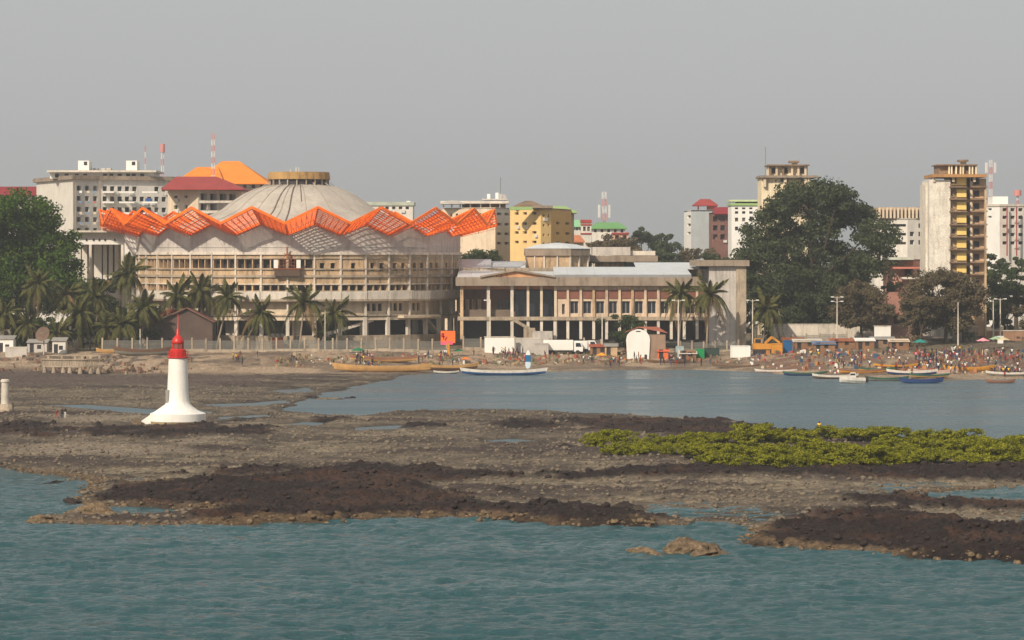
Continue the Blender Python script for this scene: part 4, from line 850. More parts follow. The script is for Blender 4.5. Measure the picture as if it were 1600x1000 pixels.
def palm(label, px, pc, Y, pxb=None, sc=1.0, seed=0, nf=34, group=None):
    s = Y/F; pxb = px if pxb is None else pxb; xb = (pxb-CX)*s; zb = gz(xb, Y)-.15; x = (px-CX)*s-xb; zc = H-(pc-HZ)*s-zb; g = random.Random(seed)
    r = thing('coconut_palm', label, 'palm tree', (xb, Y, zb), 0, group)
    bend = g.uniform(-.3, .3); pts = [(0,0,0), (x*.22+bend*.3, 0, zc*.25), (x*.5+bend*.6, .1, zc*.5), (x*.78+bend*.5, .1, zc*.76), (x, 0, zc)]
    MB().tube(pts, [.30, .21, .18, .165, .16], 8).build('trunk', bark_p, r, smooth=True)
    nf = g.randint(26, 40)
    for i in range(nf):
        lv = i/nf; k = min(4, int(lv*5)); o = put('frond', FR[k], r, (x, 0, zc)); o.rotation_euler = (g.uniform(-.35,.35), g.uniform(-.25,.25)-(.75 if k == 0 else .35 if k == 1 else 0), i*2.399+g.uniform(-.2,.2)); q = sc*g.uniform(.7, 1.15); o.scale = (q, q, q)
        if k == 4 and g.random() < .45: o.material_slots[0].link = 'OBJECT'; o.material_slots[0].material = L_dead
    put('coconuts', nutm, r, (x, 0, zc-.25))
    return r
PALMS = [('leftmost palm, cut by the left edge',6,492,640,None,.95),('short palm second from the left edge',44,508,637,None,.8),('tall palm in front of the mango tree',60,446,648,None,1.0),('slim palm right of the mango tree crown',104,462,650,None,.9),
    ('palm with low hanging fronds above the satellite dish',122,492,640,None,1.0),('tall palm left of the white theatre',150,466,646,None,.95),('low palm behind the left fence end',166,512,638,None,.85),('tallest palm by the theatre fin',201,430,648,None,1.05),
    ('shaggy palm left of the red tin hut',192,508,637,None,.95),('palm leaning over the red tin hut',226,482,642,219,1.0),('palm rising behind the red lantern mast',277,464,650,283,1.05),('palm over the dark shed ridge',313,456,652,316,1.05),('palm leaning right over the dark shed',356,466,645,338,.95),
    ('strongly leaning palm before the hall columns',407,490,640,378,.95),('full palm below the works platform',476,474,642,468,1.12),('palm right of the works platform beside the dark shrub',522,490,640,527,.95),
    ('left palm of the pair before the blank end block',1064,460,645,1060,1.0),('right palm of the pair before the blank end block',1109,462,644,1104,1.1),('wide yellowish palm right of the conference wing',1199,484,655,1190,1.05),
    ('small palm between the leaning palms',90,520,636,None,.7),('palm half hidden behind the left fence',238,508,648,None,.8)]
for i, (l, px, pc, Y, pb, s_) in enumerate(PALMS): palm(l, px, pc, Y, pb, s_*1.18, 100+i)

# mangrove bushes on the flat: a back row, a middle row and a front row
BUSH = []
for v in range(5):
    cs, rs = crown_clumps(6.4, 2.0, 70, 300+v, base=.02); rs = rs*1.0
    lm = leaf_mesh('foliage', cs, rs, 120, .22, L_bush, 300+v, .5, .5)
    b = MB(); g = random.Random(v)
    for i in range(14): b.tube([(g.uniform(-.6,.6), g.uniform(-.6,.6), -.3), (cs[i][0]*.5, cs[i][1]*.5, .45), tuple(cs[i])], [.06, .04, .015], 4)
    BUSH.append((lm, b.mesh('stems', mat('mangrove_stem', lin(84,70,56)))))
gb = random.Random(5)
ORD = 'first second third fourth fifth sixth seventh eighth ninth tenth eleventh twelfth thirteenth fourteenth fifteenth sixteenth seventeenth eighteenth nineteenth twentieth'.split()
def band(px): # top and bottom rows of the bush belt
    return (np.interp(px, [915,960,1080,1180,1280,1420,1500,1520,1560,1600,1660], [690,688,697,693,690,690,696,708,706,702,702]), np.interp(px, [915,960,1070,1100,1170,1260,1380,1500,1520,1600,1660], [700,711,713,726,736,734,731,727,720,722,722]))
ROWS = [('back', .04, [p for p in range(936, 1660, 40)]), ('middle', .5, [p for p in range(1075, 1660, 36)]), ('front', .97, [p for p in range(924, 1660, 41)])]
n = 0
for rn, f_, pxs in ROWS:
    for i, px in enumerate(pxs):
        t_, bo = band(px); py = t_+4+(bo-t_)*f_+gb.uniform(-1.5, 1.5); px += gb.uniform(-9, 9); Y = H*F/(py-HZ); x = (px-CX)*Y/F
        r = thing('mangrove_bush', f'yellow green mangrove bush, {ORD[i]} from the left in the {rn} row of the belt', 'bush', (x, Y, gz(x, Y)-.05), gb.uniform(0, 6), 'mangrove bushes on the tidal flat')
        f, st = BUSH[n % 5]; n += 1; put('foliage', f, r); put('stems', st, r); k_ = gb.uniform(.8, 1.1)*(1.0 if px > 1080 else .72); r.scale = (k_, k_, k_*gb.uniform(.78, 1.0))

# far woods closing the view behind the town
gw = np.random.default_rng(8); nw = 420; cw = np.stack([gw.uniform(-620, 620, nw), gw.uniform(1180, 1300, nw), gw.uniform(8, 15, nw)], -1)
o = put('far_woods', leaf_mesh('far_woods', cw, gw.uniform(5, 9, nw), 60, 2.2, L_mid, 9, .8)); tag(o, 'far woods closing the horizon behind the town', 'woods'); kind(o, 'stuff')
# ------------------------------------------------------------------ lighthouse
YL = 404.0; sl = YL/F; lx = (278-CX)*sl; lz = H-(664-HZ)*sl
wl_m = mat('lighthouse_white', lin(236,233,226), var=.05, stain=.30, stain_col=lin(176,158,130), fine=.04); red = mat('lighthouse_red', lin(196,34,24), rough=.4, var=.08, spec=.5)
lh = thing('lighthouse', 'short white lighthouse with a red lantern and mast on the rocky flat', 'lighthouse', (lx, YL, lz)); zl = lambda py: H-(py-HZ)*sl-lz
MB().lathe([(3.55, -1.2), (3.5, zl(646)), (3.25, zl(644.6))], 48).build('base_drum', wl_m, lh)
MB().lathe([(3.2, zl(644.7)), (2.5, zl(641)), (1.9, zl(635.5)), (1.55, zl(630.5)), (1.40, zl(625)), (1.33, zl(610)), (1.17, zl(560))], 40, cap=False).build('tower', wl_m, lh, smooth=True)
ramp = MB().extr_y([(-5.2, -1.0), (-5.1, .15), (-4.8, .35), (-1.6, zl(632)), (-.5, zl(632)), (-.5, -1.0)], -1.25, 1.25); ramp.build('ramp', wl_m, lh)
MB().lathe([(1.1, zl(560)), (1.36, zl(559)), (1.36, zl(557.8)), (1.05, zl(557)), (1.02, zl(546.5)), (.85, zl(545))], 28).build('gallery', red, lh)
MB().lathe([(.66, zl(545)), (.66, zl(537))], 20, cap=False).build('lantern_glass', mat('lantern_glass', lin(120,86,76), rough=.15, spec=.5), lh)
for i in range(8): a = R(45*i); MB().box(-.05, .05, -.05, .05, zl(545.2), zl(536.8)).build('lantern_bar', red, lh, (.7*math.sin(a), -.7*math.cos(a), 0), a)
MB().lathe([(.7, zl(537.2)), (.78, zl(536)), (.76, zl(533)), (.64, zl(529)), (.4, zl(525.5)), (.2, zl(523)), (.17, zl(515)), (.07, zl(513)), (.05, zl(491))], 24).build('lantern_roof', red, lh, smooth=True)
gr = MB()
for i in range(16): a = R(22.5*i); gr.beam((1.3*math.sin(a), -1.3*math.cos(a), zl(558)), (1.3*math.sin(a), -1.3*math.cos(a), zl(549)), .04, .04); b_ = R(22.5*(i+1)); [gr.beam((1.3*math.sin(a), -1.3*math.cos(a), zl(p)), (1.3*math.sin(b_), -1.3*math.cos(b_), zl(p)), .035, .035) for p in (549, 553.5)]
gr.build('railing', red, lh)
MB().box(-.38, .38, -1.52, -1.30, zl(629), zl(609)).build('door', mat('door_grey', lin(150,146,140)), lh, (0, 0, 0), R(-62))
MB().lathe([(3.56, -.9), (3.535, zl(657.5))], 40, cap=False).build('tide_mark', mat('tide_stain', lin(150,132,100), var=.3, stain=.6), lh)
# old concrete daymark at the left edge
YD = 436.0; dx_ = (8-CX)*YD/F; dm = kind(thing('daymark_pillar', 'weathered beige concrete pillar on a stone foot at the left edge', 'pillar', (dx_, YD, gz(dx_, YD)-.2)), 'thing'); s = YD/F
zd = lambda py: H-(py-HZ)*s-dm.location.z
MB().lathe([(1.5, -.6), (1.45, zl(652)*.6), (1.1, zd(634)), (.9, zd(631))], 12).build('foot', conc, dm); MB().lathe([(.56, zd(632)), (.5, zd(598)), (.62, zd(597)), (.62, zd(594)), (.42, zd(592.5))], 12).build('shaft', conc_l, dm)
MB().tube([(1.25, -1.1, -.3), (1.2, -1.0, zd(628))], .09, 6).build('timber_prop', mat('dark_timber', lin(70,56,46)), dm)

# ------------------------------------------------------------------ rounded timber-and-concrete jetty
YJ = 574.0; jx = (110-CX)*YJ/F; jt = thing('old_jetty', 'small ruined jetty platform with a pale balustrade on concrete piles', 'jetty', (jx, YJ, .0)); s = YJ/F
zj = lambda py: H-(py-HZ)*s
arc = [(-5.4+10.8*i/18, 1.6-2.6*math.sin(PI*(i/18))) for i in range(19)]
MB().prism(arc+[(5.4, 5), (-5.4, 5)], zj(573.5), zj(571.5)).build('deck', conc, jt)
for i in range(18):
    (x0, y0), (x1, y1) = arc[i], arc[i+1]
    for t in (.2, .7): MB().box(-.11, .11, -.09, .09, zj(571.6), zj(562)).build('baluster', conc, jt, (x0+(x1-x0)*t, y0+(y1-y0)*t+.15, 0))
rl = MB()
for i in range(18): rl.beam((*arc[i], zj(561.5)), (*arc[i+1], zj(561.5)), .34, .2)
rl.build('handrail', conc, jt)
for i in (1, 4, 7, 9, 12, 15, 17): MB().lathe([(.45, -.8), (.42, .8), (.3, 1.4), (.26, zj(573.5))], 8).build('pile', conc, jt, (arc[i][0], arc[i][1]+.3, 0))
for x in (-4.6, -2.2, .2, 1.5, 3.0, 4.6): MB().box(-.22, .22, -.12, .12, zj(571.6), zj(556.5)).build('back_post', conc, jt, (x, 4.6, 0))
MB().box(-5, 5, 4.5, 4.75, zj(557.5), zj(556)).build('back_rail', conc, jt)

# ------------------------------------------------------------------ fences
wire = mat('wire_mesh', lin(122,120,114), var=.1)
def fence(label, pts, posth, step=2.85, panel=True, mp=None, base=.5):
    p0 = Vector(pts[0]); r = thing('fence', label, 'fence', (p0.x, p0.y, gz(p0.x, p0.y)))
    post = MB().box(-.17, .17, -.17, .17, -.6, posth).mesh('post', conc); z0 = r.location.z; prev = None
    for a, b in zip(pts[:-1], pts[1:]):
        a, b = Vector((*a, 0)), Vector((*b, 0)); n = max(1, round((b-a).length/step))
        for i in range(n+(1 if b.x == pts[-1][0] else 0)):
            q = a.lerp(b, i/n); z = gz(q.x, q.y)-z0; put('post', post, r, (q.x-p0.x, q.y-p0.y, z))
            if prev is not None and panel:
                u = Vector((q.x-p0.x, q.y-p0.y, z)); d = u-prev; Lg = math.hypot(d.x, d.y); m = MB()
                for zz_ in (base+.02, posth*.55, posth*.80): m.beam((.17, 0, zz_), (Lg-.17, 0, zz_), .06, .07)
                k = int(Lg/.17)
                for j in range(1, k): m.box(Lg*j/k-.045, Lg*j/k+.045, -.02, .02, base, posth*.80)
                o = m.build('mesh_panel', wire, r, prev, math.atan2(d.y, d.x)); MB().box(.17, Lg-.17, -.1, .1, -.5, base).build('base_wall', conc, r, prev, math.atan2(d.y, d.x))
            prev = Vector((q.x-p0.x, q.y-p0.y, z))
    return r
fx = lambda px, Y: ((px-CX)*Y/F, Y)
fence('long wire fence with pale concrete posts in front of the round hall', [fx(160,634), fx(300,634), fx(520,633), fx(720,634)], 2.75)
fence('wire fence with pale posts in front of the conference wing', [fx(724,640), fx(860,640), fx(965,641)], 2.7, 3.4)
fence('pale railing in front of the blank end block', [fx(1063,640), fx(1172,641)], 2.2, 2.4, base=.3)
fence('low fence along the road at the right', [fx(1175,668), fx(1345,670)], 1.8, 2.9, base=.5)
def wall_thing(label, p0, p1, pt, Y, m, d=.4, pb=None):
    s = Y/F; x0, x1 = (p0-CX)*s, (p1-CX)*s; z = gz((x0+x1)/2, Y)-.6; r = kind(thing('boundary_wall', label, 'wall', ((x0+x1)/2, Y, z)), 'thing'); hh = H-(pt-HZ)*s-z; w = x1-x0; n = max(1, int(w/3.2))
    for i in range(n): MB().box(-w/2+w*i/n+.02, -w/2+w*(i+1)/n-.02, 0, d, 0, hh-random.uniform(0,.12)).build('panel', m, r)
    MB().box(-w/2-.1, w/2+.1, -.08, d+.08, hh-.02, hh+.14).build('coping', conc_l, r)
    return r
wall_thing('long pale boundary wall behind the giant tree base', 1206, 1352, 507, 682, conc_l); wall_thing('white wall piece under the brown trees', 1366, 1392, 510, 668, whitep); wall_thing('pale wall at the top of the market crowd', 1488, 1528, 511, 668, conc)
wall_thing('grey block wall left of the jetty', 8, 42, 543, 620, conc_d); wall_thing('long grey wall at the far right behind the lamp', 1530, 1640, 517, 672, mat('earth_wall', lin(150,116,92), var=.2))
wall_thing('white panel wall beside the orange billboard', 757, 804, 527, 634, whitep); wall_thing('grey low wall between fence and white trucks', 806, 850, 529, 636, conc_d)

# ------------------------------------------------------------------ small structures along the beach
def at(px, Y): x = (px-CX)*Y/F; return (x, Y, gz(x, Y))
# arch fronted hut
x, y, z = at(997, 628); s = 628/F
hu = thing('arched_hut', 'hut with a round white gable front and a long red brown roof', 'hut', (x, y, z-.15)); zh = lambda py: H-(py-HZ)*s-z+.15
pts = [(2.35*math.cos(R(a)), zh(531)+ (zh(514)-zh(531))*math.sin(R(a))) for a in range(-20, 201, 20)]
MB().extr_y([(-2.1, -.5), (2.1, -.5)]+pts[1:-1], -.15, .15).build('front_gable', whitep, hu)
MB().box(-.45, .45, -.22, -.16, zh(518.4), zh(517)).build('name_board', dark, hu); MB().box(1.25, 1.75, -.2, -.16, -.2, 1.0).build('doorway', dark, hu)
MB().box(-2.0, 5.4, .2, 5.5, -.5, zh(523)).build('side_wall', mat('tan_block_wall', lin(150,124,106), var=.2, stain=.3), hu)
rf = MB(); rf.add([(-2.6,-.3,zh(519)),(0,-.3,zh(511.5)),(6.0,1.0,zh(521)),(6.0,6.2,zh(521)),(4.0,3.4,zh(511)),(.2,3.2,zh(511))],[(0,1,5),(1,2,4,5),(2,3,4)]); rf.add([(-2.6,-.35,zh(519.4)),(0,-.35,zh(512)),(0,-.35,zh(511)),(-2.6,-.35,zh(518.4))],[(0,1,2,3)]); rf.build('roof', mat('rust_tile_roof', lin(176,104,80), var=.18, stain=.2), hu)
# white truck boxes
def container(label, px, Y, w, d, h, m, rz=0, name='container', doors=2, lift=0.0, cat='container'):
    x, y, z = at(px, Y); r = thing(name, label, cat, (x, y, z+lift), rz); b = MB(); b.box(-w/2, w/2, 0, d, 0, h); b.build('body', m, r)
    for i in range(int(w/.5)): MB().box(-w/2+.1+i*.5, -w/2+.3+i*.5, -.05, 0, .15, h-.15).build('corrugation_panel', m, r)
    for xx in (-w/2, w/2): MB().box(xx-.08, xx+.08, -.09, .05, -.05, h+.05).build('corner_post', m, r)
    MB().box(-w/2-.06, w/2+.06, -.08, d+.05, h, h+.12).build('top_frame', m, r)
    return r
def truck(label, px, Y, L, h, m, rz=0):
    x, y, z = at(px, Y); r = thing('box_truck', label, 'truck', (x, y, z), rz)
    MB().box(-L/2, L/2-1.9, 0, 2.3, .85, .85+h).build('cargo_box', m, r); MB().box(-L/2+.1, L/2-2.0, -.04, 0, .95, .8+h).build('side_panel', m, r)
    MB().extr_y([(L/2-1.75, .6), (L/2, .6), (L/2, 1.5), (L/2-.45, 2.5), (L/2-1.75, 2.5)], .1, 2.2).build('cab', m, r); MB().extr_y([(L/2-1.4, 1.55), (L/2-.25, 1.55), (L/2-.55, 2.3), (L/2-1.4, 2.3)], .05, .1).build('cab_window', dark_b, r)
    MB().box(-L/2, L/2-.2, .3, 2.0, .5, .85).build('chassis', dark, r)
    for xx in (-L/2+1.2, -L/2+2.3, L/2-1.0):
        w = MB(); w.lathe([(.05, -.14), (.45, -.14), (.45, .14), (.05, .14)], 14); o = w.build('wheel', dark, r, (xx, .2, .45)); o.rotation_euler = (R(90), 0, 0)
    return r
truck('white box truck parked left of the arched hut, larger one', 880, 634, 7.8, 2.0, whitep); truck('shorter white van body behind the white truck', 914, 636, 4.9, 1.6, whitep, R(3))
container('white container on the beach bank left of the yellow digger', 1157, 624, 3.7, 2.3, 2.2, whitep)
container('small bright green container among the stalls', 1094, 628, 1.5, 1.6, 1.7, mat('bright_green', lin(24,140,80)), name='kiosk', cat='kiosk')
container('dark low container right of the green kiosk', 1112, 630, 2.9, 1.8, 1.5, mat('dark_green', lin(50,66,60)))
container('blue portable cabin right of the yellow digger', 1231, 628, 1.6, 1.6, 2.3, mat('cabin_blue', lin(36,92,140)), name='cabin', cat='cabin')
container('grey concrete box by the lower fence', 846, 632, 2.6, 2, 2.2, conc_d, name='kiosk', cat='kiosk')
container('small grey box right of the hut', 1062, 630, 1.4, 1.4, 2.0, mat('pale_blue_grey', lin(168,184,186)), name='kiosk', cat='kiosk')
# yellow diggers
yel = mat('machine_yellow', lin(196,136,52), var=.2, stain=.5)
x, y, z = at(1194, 627); dg = thing('yellow_digger', 'yellow tracked digger with its boom folded beside the blue cabin', 'digger', (x, y, z))
MB().box(-2.2, 2.0, 0, 2.2, .9, 2.0).build('body', yel, dg); MB().box(-1.9, -.5, -.05, 1.2, 2.0, 3.0).build('cab', yel, dg); MB().box(-1.75, -.65, -.08, -.05, 2.15, 2.9).build('cab_window', dark_b, dg)
for yy in (-.1, 1.7): MB().box(-2.0, 1.8, yy, yy+.6, -.1, .85).build('track', dark, dg)
m = MB(); m.beam((.2,1.2,2.0),(1.6,1.2,3.3),.4,.5); m.beam((1.6,1.2,3.3),(3.2,1.2,2.1),.35,.4); m.build('boom', yel, dg); MB().box(2.9, 3.7, .8, 1.7, 1.2, 2.1).build('bucket', rust, dg)
container('yellow machine box right of the digger', 1214, 625, 1.9, 1.8, 1.9, yel, name='generator_box', cat='generator')
# orange billboard on a post
x, y, z = at(700, 622); bb = thing('orange_billboard', 'orange billboard on a yellow post at the beach head', 'billboard', (x, y, z)); s = 622/F; zb_ = lambda py: H-(py-HZ)*s-z
ob = mat('billboard_orange', lin(244,116,52), var=.06); MB().box(-1.42, 1.42, -.08, .08, zb_(536), zb_(517)).build('board', ob, bb)
MB().box(-1.42, .95, -.1, -.085, zb_(538.5), zb_(533.6)).build('pink_strip', mat('billboard_pink', lin(232,92,120)), bb)
MB().box(-.26, .32, -.15, .15, -.4, zb_(536)).build('post', yel, bb); MB().box(-.55, .55, -.3, .3, -.3, .3).build('footing', yel, bb)
dk = mat('billboard_ink', lin(150,24,40)); m = MB()
m.beam((-1.22,-.1,zb_(525)),(-1.05,-.1,zb_(520.5)),.01,.26,(1,0,0)); m.beam((-1.28,-.1,zb_(526)),(-.62,-.1,zb_(526)),.01,.22); m.beam((-.85,-.1,zb_(520.6)),(-.85,-.1,zb_(530.5)),.24,.01,(0,1,0)); m.build('figure_mark', dk, bb)
MB().beam((-.55,-.1,zb_(532)),(-.2,-.1,zb_(526)),.01,.24,(1,0,0)).build('slash_mark', dk, bb)
# satellite dish
x, y, z = at(68, 622); ds = thing('satellite_dish', 'big brown mesh satellite dish on a post near the jetty', 'satellite dish', (x, y, z)); s = 622/F; zq = H-(523-HZ)*s-z
MB().tube([(0,.4,-.3),(0,.4,zq)], .14, 8).build('post', conc_d, ds); o = MB().lathe([(.05,0),(.6,.06),(1.1,.22),(1.5,.46),(1.53,.46),(1.1,.26),(.6,.10),(.05,.05)], 20, cap=False).build('reflector', mat('dish_mesh', lin(112,92,78)), ds, (0,.1,zq)); o.rotation_euler = (R(68), 0, R(-22))
m = MB(); m.beam((-.4,-.2,zq-.3),(-.5,-1.2,zq+.3),.06,.06); m.beam((.4,-.1,zq+.5),(-.5,-1.2,zq+.3),.06,.06); m.build('feed_arm', conc_d, ds)
# left sheds
def shed(label, px, Y, w, d, h, m, rm, rise=.6, name='shed', cat='shed'):
    x, y, z = at(px, Y); r = thing(name, label, cat, (x, y, z-.1)); facade(r, (-w/2, 0), (w/2, 0), -.3, h, [(w*.12, w*.12+.8, .35, 2.2)] + ([(w*.5, w*.5+.8, 1.1, 1.9)] if w > 2.5 else []), m, dark, rec=.12)
    MB().prism([(-w/2, .01), (-w/2+.1, .01), (-w/2+.1, d), (-w/2, d)], -.3, h).build('side_wall', m, r); MB().prism([(w/2-.1, .01), (w/2, .01), (w/2, d), (w/2-.1, d)], -.3, h).build('side_wall', m, r)
    MB().add([(-w/2-.25,-.3,h+.02),(w/2+.25,-.3,h+.02),(w/2+.25,d+.2,h+rise),(-w/2-.25,d+.2,h+rise),(-w/2-.25,-.3,h+.12),(w/2+.25,-.3,h+.12),(w/2+.25,d+.2,h+rise+.1),(-w/2-.25,d+.2,h+rise+.1)],[(3,2,1,0),(4,5,6,7),(0,1,5,4),(1,2,6,5),(2,3,7,6),(3,0,4,7)]).build('roof', rm, r); return r
tin = mat('grey_tin', lin(150,146,140), var=.2, stain=.3); board = mat('old_boards', lin(140,104,76), var=.25, stain=.4)
shed('small white shed at the left edge under the palms', 8, 630, 3.2, 3, 2.6, whitep, tin); shed('grey shed behind the satellite dish', 58, 630, 3.8, 3, 2.0, conc_d, tin); shed('pale shed right of the satellite dish', 92, 628, 2.6, 2.5, 2.5, pale_pl, tin)
for i, (px, Y, w, h, l, mm, rm) in enumerate([(1262,640,5.5,1.6,'low stall with a long pale tin roof left of the market',board,mat('pale_tin2', lin(196,190,176))),(1288,628,4.2,1.5,'stall under a blue and white sheet',board,mat('blue_sheet', lin(92,122,160))),(1380,640,4.6,1.7,'dark stall under the brown tree',soot,tin),(1352,634,3.6,1.7,'stall with a white sheet roof near the lamp post',board,whitep),
      (1405,632,3.8,1.6,'stall with a cream awning left of the teal umbrella',board,cream),(1240,644,4.2,1.7,'rusty roofed stall right of the blue cabin',board,rust),(938,634,4.0,1.8,'reddish tin stall right of the white trucks',board,mat('brick_tin', lin(160,84,62))),(955,633,2.4,2.0,'tan timber stall left of the arched hut',tan,tin),
      (1036,628,2.0,1.5,'orange draped stall beside the hut',mat('orange_cloth', lin(214,108,60)),mat('coral_sheet', lin(226,110,80))),(1320,640,5.5,1.5,'wide low stall with a red brown roof',board,mat('red_brown_tin', lin(160,88,66))),(1075,626,3.2,1.2,'low stall heaped with pale goods',board,pale_pl)]):
    shed(l, px, Y, w, 2.4, h, mm, rm, .5, 'market_stall', 'stall')
# parasols
def parasol(label, px, Y, r_, h, m):
    x, y, z = at(px, Y); o = thing('parasol', label, 'parasol', (x, y, z), random.uniform(0,1)); MB().tube([(0,0,-.2),(0,0,h)], .035, 6).build('pole', wire, o)
    b = MB(); n = 8
    for i in range(n): a0, a1 = 2*PI*i/n, 2*PI*(i+1)/n; b.add([(0,0,h),(r_*math.sin(a0),r_*math.cos(a0),h-.45*r_),(r_*math.sin((a0+a1)/2)*.93,r_*math.cos((a0+a1)/2)*.93,h-.40*r_),(r_*math.sin(a1),r_*math.cos(a1),h-.45*r_)],[(0,1,2),(0,2,3)])
    b.build('canopy', m, o); return o
pm = lambda n, *c: mat('cloth_'+n, lin(*c), var=.08)
for a in [('teal parasol beside the red dressed group',1438,630,1.6,2.3,pm('teal',38,132,124)),('pink parasol in the thick of the right crowd',1536,634,1.5,2.3,pm('pink',232,150,160)),('pale green parasol right of the pink one',1556,636,1.5,2.4,pm('mint',150,176,140)),('cream parasol furthest right in the crowd',1568,634,1.4,2.3,pm('cream',206,188,150)),('green parasol on the beach head left of the billboard',560,622,1.5,1.5,pm('green',30,116,80)),('small green parasol right of the billboard',716,624,1.2,1.5,pm('green',0,0,0)),('orange parasol lying low near the boats',728,614,1.1,1.1,pm('orange',224,118,56)),('yellow parasol near the red stall',940,622,1.2,1.8,pm('yellow',236,160,40))]: parasol(*a)
# cloth on a pole by the blue canoe
x, y, z = at(825, 606); cl = thing('cloth_on_pole', 'blue and white cloth draped on a pole behind the blue canoe', 'flag', (x, y, z)); MB().tube([(0,.1,-.4),(0,.1,3.5)], .05, 6).build('pole', board, cl)
def drape(pts, m, nm):
    b = MB(); 
    for i, (w, zz_) in enumerate(pts[:-1]):
        w2, z2 = pts[i+1]
        for k in range(6):
            u0, u1 = k/6-.5, (k+1)/6-.5; f = lambda u, w: (u*w, .06*math.sin(u*17)-.05)
            b.add([(*f(u0,w),zz_),(*f(u1,w),zz_),(*f(u1,w2),z2),(*f(u0,w2),z2)],[(0,1,2,3)])
    return b.build(nm, m, cl, smooth=True)
drape([(.35,3.5),(.8,3.1),(.95,2.6)], whitep, 'upper_cloth'); drape([(.95,2.6),(1.1,2.0),(1.0,1.3)], mat('cloth_blue', lin(30,104,150)), 'middle_cloth'); drape([(1.0,1.3),(1.2,.7),(.6,.05)], mat('cloth_pale', lin(190,208,216)), 'lower_cloth')
# street lamps and poles
def lamp(label, px, pt, Y, arms=2, name='street_lamp'):
    x, y, z = at(px, Y); r = thing(name, label, 'lamp post' if arms else 'pole', (x, y, z)); h = H-(pt-HZ)*Y/F-z; MB().tube([(0,0,-.3),(0,0,h)], [.17,.10], 8).build('pole', conc_l, r)
    for i in range(arms):
        sx = -1 if i % 2 == 0 else 1; zz_ = h-.1-(.9 if i > 1 else 0); MB().tube([(0,0,zz_-.3),(sx*.7,0,zz_),(sx*1.0,0,zz_)], .05, 5).build('arm', conc_l, r); MB().box(sx*1.0-.3, sx*1.0+.3, -.15, .15, zz_-.12, zz_+.06).build('lamp_head', whitep, r)
    return r
for a in [('lamp post with four heads behind the brown tree',1308,463,664,4),('lamp post with two heads at the right edge',1563,466,662,2),('thin pole left of the right edge lamp post',1552,468,668,0),('thin pole before the yellow tower',1497,472,650,0),('lamp post right of the end block',1176,468,652,2),('pole before the round hall, right of the works platform',508,484,637,0),('lamp pole left of the palm pair',1060,468,640,2),('slim pole before the conference wing',941,490,636,0),('slim pole left of the red lantern',219,514,636,0),('pole by the wing stair',766,468,641,1)]: lamp(*a, name='street_lamp' if a[4] else 'utility_pole')
x, y, z = at(1563, 655); wb = thing('white_plinth', 'white block at the foot of the right lamp post', 'plinth', (x, y, z)); MB().box(-.55,.55,-.4,.4,-.3,1.35).build('block', whitep, wb); MB().box(-.65,.65,-.5,.5,1.35,1.5).build('cap', whitep, wb)
# orange hut and gate in the hall's ground floor
shed('orange kiosk behind the fence before the hall', 433, 645, 2.2, 2, 2.6, mat('kiosk_orange', lin(206,112,62), var=.2), tin, name='kiosk', cat='kiosk')

# ------------------------------------------------------------------ boats
def pirogue(label, px, py, L, Wd, Hh, hull, band_, rz=0, group=None, inside=None, sheer=.5, z=None, tilt=0, n=24, thw=4):
    Y = H*F/(py-HZ); x = (px-CX)*Y/F; zz_ = max(gz(x, Y), 0)-.12 if z is None else z
    r = thing('canoe', label, 'boat', (x, Y, zz_), rz, group); r.rotation_euler = (tilt, 0, rz)
    def sec(t):
        w = Wd/2*max(.02, 1-abs(t)**2.4); k = Hh*sheer*abs(t)**2.6; return w, k, Hh*(1+sheer*1.15*abs(t)**2.2)
    V = []; Fc = []; prof = 9
    for i in range(n+1):
        t = -1+2*i/n; w, k, g_ = sec(t)
        for j in range(prof):
            a = -PI/2+PI*j/(prof-1); V.append((L/2*t*(1+.04*math.cos(a)*0), w*math.sin(a)*(.75+.25*abs(math.sin(a))), k+(g_*.62-k)*(1-math.cos(a))**1.3))
    for i in range(n):
        for j in range(prof-1): q = i*prof+j; Fc.append((q, q+1, q+prof+1, q+prof))
    MB().add(V, Fc).build('hull', hull, r, smooth=True)
    b = MB()
    for s in (-1, 1):
        for i in range(n):
            t0, t1 = -1+2*i/n, -1+2*(i+1)/n; w0, k0, g0 = sec(t0); w1, k1, g1 = sec(t1)
            p = [(L/2*t0*1.02, s*w0*1.02, g0*.60), (L/2*t1*1.02, s*w1*1.02, g1*.60), (L/2*t1*1.05, s*w1*1.10, g1), (L/2*t0*1.05, s*w0*1.10, g0)]
            q = [(a, c-s*.06, d) for a, c, d in p]; b.add(p+q, [(0,1,2,3),(7,6,5,4),(3,2,6,7),(0,4,5,1)])
    b.build('gunwale', band_, r)
    for i in range(thw):
        t = -.6+1.2*i/max(1, thw-1); w, k, g_ = sec(t); MB().box(L/2*t-.12, L/2*t+.12, -w*.98, w*.98, g_*.72, g_*.80).build('thwart', inside or board, r)
    MB().add([(L/2*t_, s_*sec(t_)[0]*.8, sec(t_)[1]+Hh*.22) for t_ in (-.7,-.35,0,.35,.7) for s_ in (-1,1)], [(i*2,i*2+1,i*2+3,i*2+2) for i in range(4)]).build('floor_boards', inside or board, r)
    return r
wood = mat('boat_ochre', lin(188,146,92), var=.2, stain=.3); wood_d = mat('boat_umber', lin(104,78,60), var=.25, stain=.3); bblue = mat('boat_blue', lin(40,80,128), var=.2, stain=.3); bnavy = mat('boat_navy', lin(44,62,108), var=.15); bwhite = mat('boat_white', lin(210,204,194), var=.12, stain=.4); byel = mat('boat_yellow', lin(206,146,44), var=.2, stain=.3); bgreen = mat('boat_green', lin(56,96,78), var=.2, stain=.3); bpink = mat('boat_pink', lin(190,160,150), var=.15, stain=.3); bgrey = mat('boat_grey', lin(120,116,106), var=.15); brown_b = mat('boat_brown', lin(140,100,80), var=.2)
